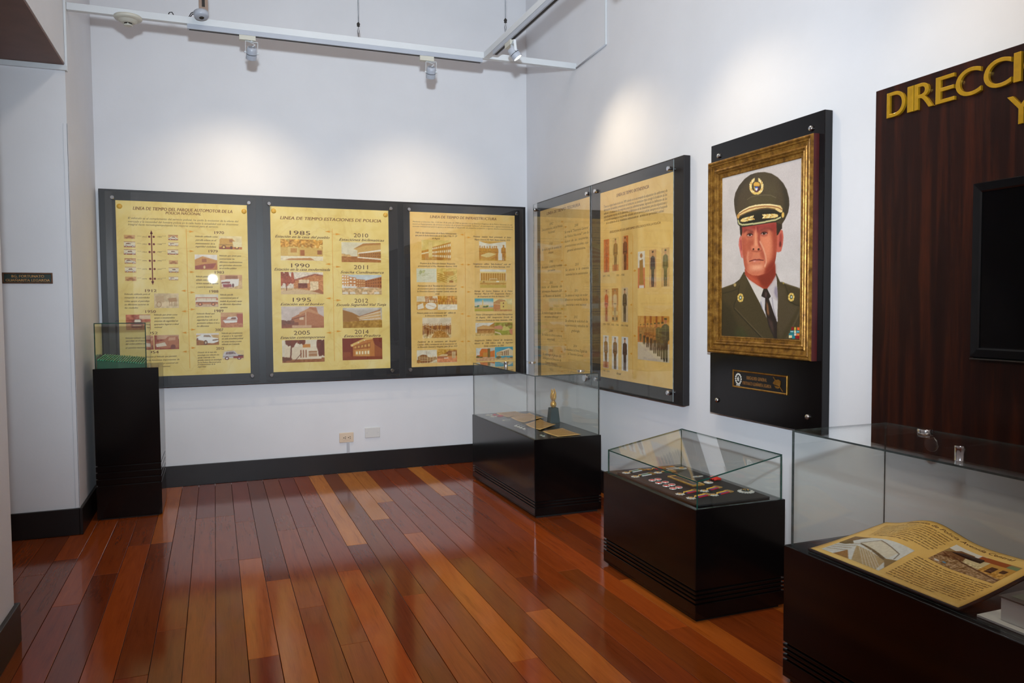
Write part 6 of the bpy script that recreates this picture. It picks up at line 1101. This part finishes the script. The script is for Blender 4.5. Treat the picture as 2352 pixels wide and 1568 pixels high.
# --- in the far case: documents, torch trophy, pins -------------------------------------------------
def sheet(name, label, pts, z, curl, group, mat='old_paper'):
    """thin slightly curled paper through four corners (far-left, far-right, near-right, near-left)"""
    t = thing(name, label, 'document', (sum(p[0] for p in pts)/4, sum(p[1] for p in pts)/4, z), group)
    n = 8; V_ = []; F_ = []
    P = [Vector((*p, 0)) for p in pts]; q = lambda a, b: (P[0]*(1-a)+P[1]*a)*(1-b)+(P[3]*(1-a)+P[2]*a)*b
    hz = lambda a, b: z+.0006+curl*(abs(2*a-1)**2.2*.8+.3*(1-b)**2)
    for lay in (0, .0008):
        for j in range(n+1):
            for i in range(n+1):
                p = q(i/n, j/n); V_.append((p.x, p.y, hz(i/n, j/n)+lay))
    N = (n+1)**2; I = lambda i, j: j*(n+1)+i
    for j in range(n):
        for i in range(n):
            F_.append((I(i, j), I(i+1, j), I(i+1, j+1), I(i, j+1))); F_.append(tuple(N+k for k in (I(i, j+1), I(i+1, j+1), I(i+1, j), I(i, j))))
    rim = [I(i, 0) for i in range(n)]+[I(n, j) for j in range(n)]+[I(n-i, n) for i in range(n)]+[I(0, n-j) for j in range(n)]
    F_ += [(rim[k], rim[(k+1) % len(rim)], N+rim[(k+1) % len(rim)], N+rim[k]) for k in range(len(rim))]
    bm = bmesh.new(); vv = [bm.verts.new(v) for v in V_]
    for f in F_: bm.faces.new([vv[i] for i in f])
    bmesh.ops.recalc_face_normals(bm, faces=list(bm.faces)); bm.verts.index_update()
    MB().add([v.co for v in bm.verts], [[v.index for v in f.verts] for f in bm.faces], True).build('paper', mat, t); bm.free()
    mb = MB(); rg = random.Random(int(abs(pts[0][1])*1000)); b = .08
    while b < .93:
        a = .07
        while a < .9:
            w_ = rg.uniform(.03, .1); e = min(a+w_, .93)
            pp = [q(x, y) for x, y in ((a, b), (e, b), (e, b+.018), (a, b+.018))]; hs = [hz(x, b)+.0012 for x in (a, e, e, a)]
            mb.add([(p.x, p.y, h_) for p, h_ in zip(pp, hs)], [(0, 1, 2, 3)]); a = e+.015
        b += .045
    mb.build('writing', 'print_brown', t); return t
g = 'old documents in the far glass case'
sheet('document', 'old brown document farthest back in the far case', [(-.40, -.685), (-.365, -.86), (-.571, -.958), (-.585, -.70)], H1, .007, g)
sheet('document', 'old brown document second from the back in the far case', [(-.335, -.84), (-.33, -1.12), (-.565, -1.285), (-.565, -.99)], H1, .009, g)
sheet('document', 'old brown document third from the back, beside the torch trophy', [(-.39, -1.2), (-.388, -1.49), (-.593, -1.664), (-.591, -1.375)], H1, .009, g)
sheet('document', 'old brown document nearest the front corner of the far case', [(-.406, -1.648), (-.404, -1.952), (-.588, -1.965), (-.598, -1.713)], H1, .004, g)
t = thing('torch_trophy', 'small gold flaming grenade trophy on a dark green stone base', 'trophy', (-.34, -1.33, H1))
bx, by = -.338, -1.335
def frustum(mb, x, y, z0, z1, a0, a1, rot):
    vs = []
    for z, a in ((z0, a0), (z1, a1)):
        for k in range(4): vs.append((x+a*math.cos(rot+k*PI/2), y+a*math.sin(rot+k*PI/2), z))
    return mb.add(vs, [(3, 2, 1, 0), (4, 5, 6, 7)]+[(k, (k+1) % 4, 4+(k+1) % 4, 4+k) for k in range(4)])
frustum(MB(), bx, by, H1+.0006, H1+.116, .056, .042, .75).build('stone_base', 'green_marble', t)
MB().lathe((bx, by, H1+.1162), (0, 0, 1), [(0, .008), (.004, .012), (.012, .021), (.026, .024), (.042, .019), (.052, .010), (.058, .012)], 20).build('grenade', 'gold_bright', t)
mb = MB()
for k in range(6):
    a = k*PI/3; rz = .013; pts = []
    for i in range(7):
        f = i/6; r_ = .008+rz*math.sin(f*2.6)*(1-.5*f); pts.append((bx+r_*math.cos(a+f*1.6), by+r_*math.sin(a+f*1.6), H1+.17+f*(.078+.018*(k % 2)+.01*(k == 2))))
    mb.tube(pts, [.006, .0085, .009, .0075, .006, .004, .001], 8)
mb.build('flame', 'gold_bright', t)
for i, (x, y) in enumerate(((-.677, -1.393), (-.676, -1.446), (-.677, -1.497), (-.674, -1.551))):
    t = thing('lapel_pin', ('farthest', 'second', 'third', 'nearest')[i]+' of four silver lapel pins in a row in the far case', 'pin', (x, y, H1), 'silver lapel pins')
    MB().lathe((x, y, H1+.0006), (0, 0, 1), [(0, .013), (.002, .0135), (.005, .010), (.007, .004)], 14).build('pin_head', 'silver', t)
    MB().tube([(x, y, H1+.006), (x+.012, y, H1+.012), (x+.03, y-.002, H1+.013)], .0012, 6).build('pin_clasp', 'silver', t)
t = thing('lapel_pin', 'single long silver pin near the middle of the far case', 'pin', (-.652, -1.088, H1))
MB().lathe((-.66, -1.085, H1+.0006), (0, 0, 1), [(0, .011), (.004, .008)], 12).build('pin_head', 'silver', t)
MB().tube([(-.655, -1.088, H1+.003), (-.61, -1.10, H1+.004)], .0016, 6).build('pin_needle', 'silver', t)
t = thing('lapel_badge', 'small green and silver badge at the front corner of the far case', 'badge', (-.666, -1.87, H1))
MB().bbox((-.676, -1.9, H1+.0006), (-.656, -1.845, H1+.005), .0015).build('bar', 'silver', t)
MB().bbox((-.672, -1.892, H1+.0051), (-.66, -1.868, H1+.0066), .0006).build('green_enamel', 'green_ribbon', t)
for i, (x, y, lab) in enumerate(((-.679, -.767, 'dull silver round medal at the back left of the far case'), (-.672, -.861, 'second dull silver round medal at the back of the far case'))):
    t = thing('round_medal', lab, 'medal', (x, y, H1))
    MB().lathe((x, y, H1+.0006), (0, 0, 1), [(0, .021), (.002, .022), (.003, .019), (.004, .012), (.006, .01), (.0065, .0)], 18).build('disc', 'silver', t)
    MB().lathe((x+.03, y, H1+.0006), (0, 0, 1), [(0, .011), (.004, .008)], 12).build('loop', 'silver', t)
for x, y, lab, r_ in ((-.623, -.774, 'small red ribbon rosette at the back of the far case', .02), (-.601, -.846, 'larger red ribbon rosette beside the farthest document', .028)):
    t = thing('ribbon_rosette', lab, 'rosette', (x, y, H1))
    mb = MB()
    for k in range(8):
        a = k*PI/4; mb.lathe((x+.6*r_*math.cos(a), y+.6*r_*math.sin(a), H1+.0008), (0, 0, 1), [(0, .42*r_), (.004, .36*r_), (.006, .1*r_)], 10)
    mb.build('petals', 'red_ribbon', t); MB().lathe((x, y, H1+.0009), (0, 0, 1), [(0, .35*r_), (.009, .3*r_)], 12).build('centre', 'red_enamel', t)

# --- in the middle case: medals -----------------------------------------------------------------------
def star(mb, x, y, z, r1, r0, n, hgt, rot=0):
    pts = [(x+(r1 if k % 2 == 0 else r0)*math.cos(rot+k*PI/n), y+(r1 if k % 2 == 0 else r0)*math.sin(rot+k*PI/n), z) for k in range(2*n)]
    vs = pts+[(p[0], p[1], z+hgt*.4) for p in pts]+[(x, y, z+hgt)]; N = 2*n
    return mb.add(vs, [tuple(range(N))[::-1]]+[(k, (k+1) % N, N+(k+1) % N, N+k) for k in range(N)]+[(N+k, N+(k+1) % N, 2*N) for k in range(N)])
def medal(label, px, py, rx, ry, stripes, disc='silver', core='gold_bright', bar=True, r_=.024, points=8):
    t = thing('medal', label, 'medal', (px, py, ZM), 'medals with ribbons in the middle case')
    star(MB(), px, py, ZM+.0006, r_, r_*.72, points, .006).build('pendant', disc, t)
    MB().lathe((px, py, ZM+.004), (0, 0, 1), [(0, .011), (.002, .010), (.003, .004)], 14).build('pendant_boss', core, t)
    d = Vector((rx-px, ry-py, 0)); L_ = d.length; d.normalize(); n = Vector((-d.y, d.x, 0)); o = Vector((px, py, ZM+.0006))
    MB().tube([o+d*(r_-.002)+Vector((0, 0, .003)), o+d*(r_+.01)+Vector((0, 0, .005)), o+d*(r_+.018)+Vector((0, 0, .003))], .003, 8).build('ring', 'gold_bright', t)
    s0, s1 = r_+.016, L_+.016; w_ = .034; k = len(stripes)
    for i, mt in enumerate(stripes):
        MB().obox(o+d*s0+n*(-w_/2+i*w_/k), d*(s1-s0), n*(w_/k-.0004), Vector((0, 0, .004))).build('ribbon_stripe', mt, t)
    if bar:
        mb = MB()
        for a, b_, ww in ((s1+.001, s1+.006, w_+.006), (s1+.022, s1+.027, w_+.006)): mb.obox(o+d*a-n*ww/2, d*(b_-a), n*ww, Vector((0, 0, .005)))
        for s_ in (-1, 1): mb.obox(o+d*(s1+.006)+n*(s_*(w_/2+.001)-.002), d*.016, n*.004, Vector((0, 0, .005)))
        mb.build('clasp_frame', 'gold_bright', t)
G3 = ('white_ribbon', 'green_ribbon', 'green_ribbon', 'white_ribbon'); T3 = ('red_ribbon', 'blue_ribbon', 'yellow_ribbon', 'yellow_ribbon')
medal('green-ribboned silver medal at the back left corner of the pad', -.703, -3.108, -.614, -3.083, G3)
medal('green-ribboned silver medal second from the back along the near edge', -.705, -3.208, -.618, -3.188, G3)
medal('copper medal with a red ribbon at the back of the pad', -.545, -3.084, -.479, -3.077, ('red_ribbon', 'red_ribbon'), 'brass', 'brass')
medal('silver medal with a short green ribbon left of the engraved plate', -.541, -3.171, -.48, -3.169, ('green_ribbon', 'green_ribbon', 'white_ribbon'))
medal('tricolour-ribboned medal just in front of the engraved plate', -.699, -3.623, -.621, -3.603, T3)
medal('tricolour-ribboned medal nearest the front corner of the case', -.696, -3.71, -.613, -3.69, T3)
medal('tricolour-ribboned medal beside the end of the engraved plate', -.555, -3.615, -.477, -3.588, T3)
medal('tricolour-ribboned medal next to the large silver star', -.561, -3.701, -.48, -3.679, T3)
for x, y, lab, mt in ((-.411, -3.035, 'small copper ribbon bar at the far back of the pad', 'brass'), (-.415, -3.116, 'small silver ribbon bar behind the engraved plate', 'silver')):
    t = thing('ribbon_bar', lab, 'ribbon bar', (x, max(y, -3.1) if y > -3.07 else y, ZM)); y = y-.045 if y > -3.07 else y
    mitred(Face((x-.03, y-.016, ZM+.0006), (1, 0, 0), (0, 1, 0)), .06, .032, [(0, 0), (0, .005), (.004, .005), (.0045, .002)]).build('bar_frame', mt, t)
    MB().box((x-.026, y-.012, ZM+.0006), (x+.026, y+.012, ZM+.0028)).build('bar_insert', 'plaque_black', t)
t = thing('star_brooch', 'fan-shaped gold and silver star brooch at the back right of the pad', 'brooch', (-.345, -3.128, ZM))
star(MB(), -.36, -3.128, ZM+.0006, .03, .021, 12, .006).build('rays', 'silver', t); MB().lathe((-.36, -3.128, ZM+.0045), (0, 0, 1), [(0, .016), (.003, .013), (.005, .004)], 16).build('boss', 'gold_bright', t)
t = thing('small_badge', 'slim silver winged badge near the right edge of the pad', 'badge', (-.4, -3.339, ZM))
MB().prism([(-.43, -3.335, ZM+.0006), (-.4, -3.33, ZM+.0006), (-.37, -3.335, ZM+.0006), (-.37, -3.345, ZM+.0006), (-.4, -3.352, ZM+.0006), (-.43, -3.345, ZM+.0006)], (0, 0, .004)).build('wings', 'silver', t)
MB().lathe((-.4, -3.34, ZM+.0047), (0, 0, 1), [(0, .006), (.002, .003)], 12).build('centre', 'gold_bright', t)
for i in range(8):
    row, n_ = i // 4, i % 4; x = (-.67, -.63)[row]; y = ((-3.321, -3.384, -3.455, -3.515), (-3.314, -3.384, -3.445, -3.508))[row][n_]
    t = thing('red_badge', 'red oval badge, '+('first', 'second', 'third', 'fourth')[n_]+' from the back in the row '+('nearer the room', 'nearer the engraved plate')[row], 'badge', (x, y, ZM), 'eight red oval badges')
    MB().lathe((x, y, ZM+.0006), (0, 0, 1), [(0, .0185), (.003, .0185), (.0042, .0178), (.0042, .0165), (.003, .0163)], 22).build('gold_rim', 'silver', t)
    MB().lathe((x, y, ZM+.0036), (0, 0, 1), [(0, .016), (.0008, .0145), (.0012, .0)], 20).build('red_face', 'red_enamel', t)
fc = Face((-.4795, -3.283, ZM+.0006), (0, -1, 0), (1, 0, 0)); fc = Face((-.553, -3.284, ZM+.0006), (0, -1, 0), (1, 0, 0))
t = plate_sign('engraved_plate', 'long dark engraved plate with a gold rim lying among the medals', fc, .232, .072, 'gold_bright', 'plaque_black', 'gold_bright', [('BRIGADIER GENERAL', .02, .18, .045, .011), ('F. GUAÑARITA L.', .05, .15, .025, .011)])
t['category'] = 'plate'
t = thing('round_medal', 'dark silver round medal right of the engraved plate', 'medal', (-.428, -3.473, ZM))
MB().lathe((-.428, -3.473, ZM+.0006), (0, 0, 1), [(0, .024), (.002, .025), (.004, .021), (.004, .014), (.006, .012), (.007, .0)], 22).build('disc', 'silver', t)
MB().lathe((-.428, -3.473, ZM+.0075), (0, 0, 1), [(0, .009), (.002, .006)], 14).build('boss', 'brass', t)
t = thing('ribbon_rosette', 'bright red folded ribbon with gold stripe at the right of the pad', 'ribbon', (-.36, -3.447, ZM))
mb = MB()
for k in range(3): mb.tube([(-.385, -3.425-.018*k, ZM+.009), (-.365, -3.42-.02*k, ZM+.013), (-.345, -3.425-.02*k, ZM+.009)], [.007, .0085, .007], 10)
mb.build('folds', 'red_enamel', t); MB().tube([(-.383, -3.436, ZM+.017), (-.365, -3.44, ZM+.022), (-.345, -3.438, ZM+.017)], .003, 8).build('gold_stripe', 'gold_bright', t)
t = thing('star_brooch', 'large silver star brooch with gold centre at the near right of the pad', 'brooch', (-.372, -3.701, ZM))
star(MB(), -.375, -3.705, ZM+.0006, .041, .03, 16, .009).build('rays', 'silver', t); MB().lathe((-.375, -3.705, ZM+.006), (0, 0, 1), [(0, .022), (.003, .02), (.003, .014), (.006, .01), (.009, .003)], 20).build('boss', 'green_marble', t)
star(MB(), -.375, -3.705, ZM+.0095, .017, .007, 5, .006).build('gold_star', 'gold_bright', t)

# --- in the nearest case: curved page and white box ------------------------------------------------------
PW, PD = .607, .40
def zpage(a, b):
    """a: 0..PW along the case, b: 0..PD from the front edge to the back"""
    f, g_ = a/PW, b/PD
    back = .052+.052*math.exp(-((f-.34)/.22)**2)+.028*f
    return H3+.012+back*max(g_, 0)**1.15+.010*math.sin(PI*min(1, f/.7))*math.sin(PI*g_)
def page_pt(a, b, d=0): return Vector((-.733+b*(.372/PD), -4.532-a, zpage(a, b)+d))
t = thing('parchment_page', 'large wavy parchment page with text and two pictures in the nearest case', 'document', (-.54, -4.83, H3))
def curved(name, mat, a0, a1, b0, b1, d0, d1, na, nb):
    V_ = [page_pt(a0+(a1-a0)*i/na, b0+(b1-b0)*j/nb, d) for d in (d0, d1) for j in range(nb+1) for i in range(na+1)]; N = (na+1)*(nb+1); I = lambda i, j: j*(na+1)+i; F_ = []
    for j in range(nb):
        for i in range(na): F_ += [(N+I(i, j), N+I(i, j+1), N+I(i+1, j+1), N+I(i+1, j)), (I(i+1, j), I(i+1, j+1), I(i, j+1), I(i, j))]
    rim = [I(i, 0) for i in range(na)]+[I(na, j) for j in range(nb)]+[I(na-i, nb) for i in range(na)]+[I(0, nb-j) for j in range(nb)]
    F_ += [(N+rim[k], N+rim[(k+1) % len(rim)], rim[(k+1) % len(rim)], rim[k]) for k in range(len(rim))]
    return MB().add(V_, F_, True).build(name, mat, t)
curved('backing', 'page_board', -.006, PW+.006, -.006, PD+.004, -.010, 0, 30, 20)
pg = curved('page', 'parchment_tan', 0, PW, 0, PD, .0002, .0016, 30, 20)
mb = MB()
for x in (-.62, -.45): mb.box((x-.01, -5.0, H3+.0006), (x+.01, -4.7, zpage(.3, (x+.733)*PD/.372)-.014))
mb.build('support_block', 'page_board', t)
c = Cv(130, 72, (214, 218, 218)); c.p([(0, .5), (.2, .1), (.3, .0), (0, 0)], (120, 90, 50)); c.p([(.28, .3), (.5, .08), (.9, .3), (.88, .55), (.5, .5)], (214, 206, 186)); c.l([(.28, .3), (.5, .08), (.92, .3), (.95, .5)], .012, (84, 66, 40)); c.p([(.3, .32), (.95, .62), (.9, .68), (.3, .36)], (92, 72, 40)); c.p([(.3, .45), (.9, .66), (.95, 1), (.55, 1)], (176, 150, 104)); [c.l([(.38+.04*k, .5), (.75+.06*k, 1)], .008, (214, 206, 190)) for k in range(6)]; c.p([(0, .45), (.28, .3), (.32, .8), (.1, 1), (0, 1)], (206, 208, 206)); [c.l([(.02, .5+.12*k), (.3, .36+.12*k)], .012, (140, 120, 84)) for k in range(4)]; c.p([(.22, 1), (.3, .7), (.5, 1)], (150, 104, 50)); trees(c, .0, .14, .5, .2, (110, 90, 50), 3, 8); c.noise(.05, 4, 2); c.p([(.85, .6), (1, .5), (1, .85)], (130, 104, 60)); IMG1 = c.done()
c = Cv(120, 84, (150, 120, 76)); c.r(0, 0, .5, .25, (226, 226, 224)); c.p([(0, .5), (.15, .15), (.35, .12), (.45, .35), (.3, .55), (0, .7)], (110, 70, 36)); c.p([(.3, .3), (.62, .2), (.64, .62), (.35, .6)], (214, 196, 150)); c.r(.42, .02, .85, .2, (150, 66, 20)); c.r(.62, .2, 1, .75, (196, 140, 56)); c.r(.7, .34, .8, .62, (66, 36, 16)); c.r(.86, .34, .94, .5, (66, 36, 16)); c.r(.84, .06, 1, .2, (110, 130, 90)); c.p([(0, .7), (.4, .55), (1, .78), (1, 1), (0, 1)], (150, 116, 80)); c.noise(.2, 5, 7, y0=.45); c.noise(.1, 3, 9, y0=.5); c.l([(.2, .5), (1, .84)], .03, (84, 50, 26)); c.e((.2, .85, .03, .03), (70, 130, 170)); c.e((.1, .9, .04, .03), (220, 220, 220)); IMG2 = c.done()
print_mesh('photo_print', IMG1, lambda u, v: page_pt(.03+.262*u, PD*(.50-.44*v)+.0, .0022), 'photo_print', pg)
print_mesh('photo_print', IMG2, lambda u, v: page_pt(.345+.232*u, PD*(.86-.36*v), .0022), 'photo_print', pg)
def page_text(name, rows, mat, shear=.3, bold=0):
    mb = MB()
    for s, a0, a1, b, h in rows: text_on(mb, None, s, a0, a1, b, h, .0024, shear, bold, warp=page_pt)
    mb.build(name, mat, pg)
page_text('title_text', [('Estación de Policía Avenida Central', .12, .53, PD*.94, .016)], 'print_ink')
WORDS = 'la estacion de policia fue construida en el sector con apoyo de la comunidad y de la direccion general para mejorar el servicio y la seguridad de los ciudadanos en cada barrio de la ciudad los hombres y mujeres de la institucion prestan su labor con honor y compromiso durante el dia y la noche desde su fundacion'.split()
rg = random.Random(12)
def filler(n): k = rg.randrange(len(WORDS)-n); return ' '.join(WORDS[k:k+n])
page_text('body_text', [(filler(9 if i < 9 else 5), .035+.004*i, .325-.004*(i % 3) if i < 9 else .24, PD*(.885-.034*i), .0085) for i in range(10)], 'print_ink')
page_text('body_text', [(filler(9 if i < 11 else 5), .318, .588-.004*(i % 3) if i < 11 else .5, PD*(.455-.034*i), .0085) for i in range(12)], 'print_ink')
t = thing('model_box', 'white card box with grey-green top on a white base in the nearest case', 'box', (-.6, -5.4, H3))
MB().bbox((-.716, -5.62, H3+.0006), (-.40, -5.186, H3+.008), .001).build('base_card', 'white_card', t)
MB().bbox((-.69, -5.58, H3+.0082), (-.44, -5.24, H3+.074), .0015).build('box_body', 'white_card', t)
MB().bbox((-.694, -5.584, H3+.0742), (-.436, -5.236, H3+.080), .001).build('box_rim', 'grey_rim', t)
MB().bbox((-.672, -5.565, H3+.0802), (-.458, -5.258, H3+.0812), .0004).build('top_panel', 'grey_green_card', t)

# --- on the pedestal: green beaded cushion ----------------------------------------------------------------
t = thing('green_cushion', 'green sloping block with glittering ridged top inside the pedestal glass', 'display block', (-3.4, -.7, HP))
x0, x1, y0, y1 = -3.54, -3.244, -.872, -.515
za, zb, zc, zd = HP+.056, HP+.022, HP+.045, HP+.078
mb = MB().add([(x0, y0, HP+.0006), (x1, y0, HP+.0006), (x1, y1, HP+.0006), (x0, y1, HP+.0006), (x0, y0, za), (x1, y0, zb), (x1, y1, zc), (x0, y1, zd)], [(3, 2, 1, 0), (4, 5, 6, 7), (0, 1, 5, 4), (1, 2, 6, 5), (2, 3, 7, 6), (3, 0, 4, 7)])
mb.build('block', 'green_velvet', t)
def ztop(u, v): return (za*(1-u)+zb*u)*(1-v)+(zd*(1-u)+zc*u)*v
n = 19
for k in range(n):
    u = (k+.5)/n; rg = random.Random(k); mb = MB(); pts = []; rs = []
    for i in range(25):
        v = .015+.97*i/24; uu_ = min(.985, max(.015, u+.03*(v-.5))); pts.append((x0+(x1-x0)*uu_, y0+(y1-y0)*v, ztop(uu_, v)+.0035)); rs.append(.0055*rg.uniform(.65, 1.15))
    mb.tube(pts, rs, 6).build('bead_row', 'green_glass_bead', t)
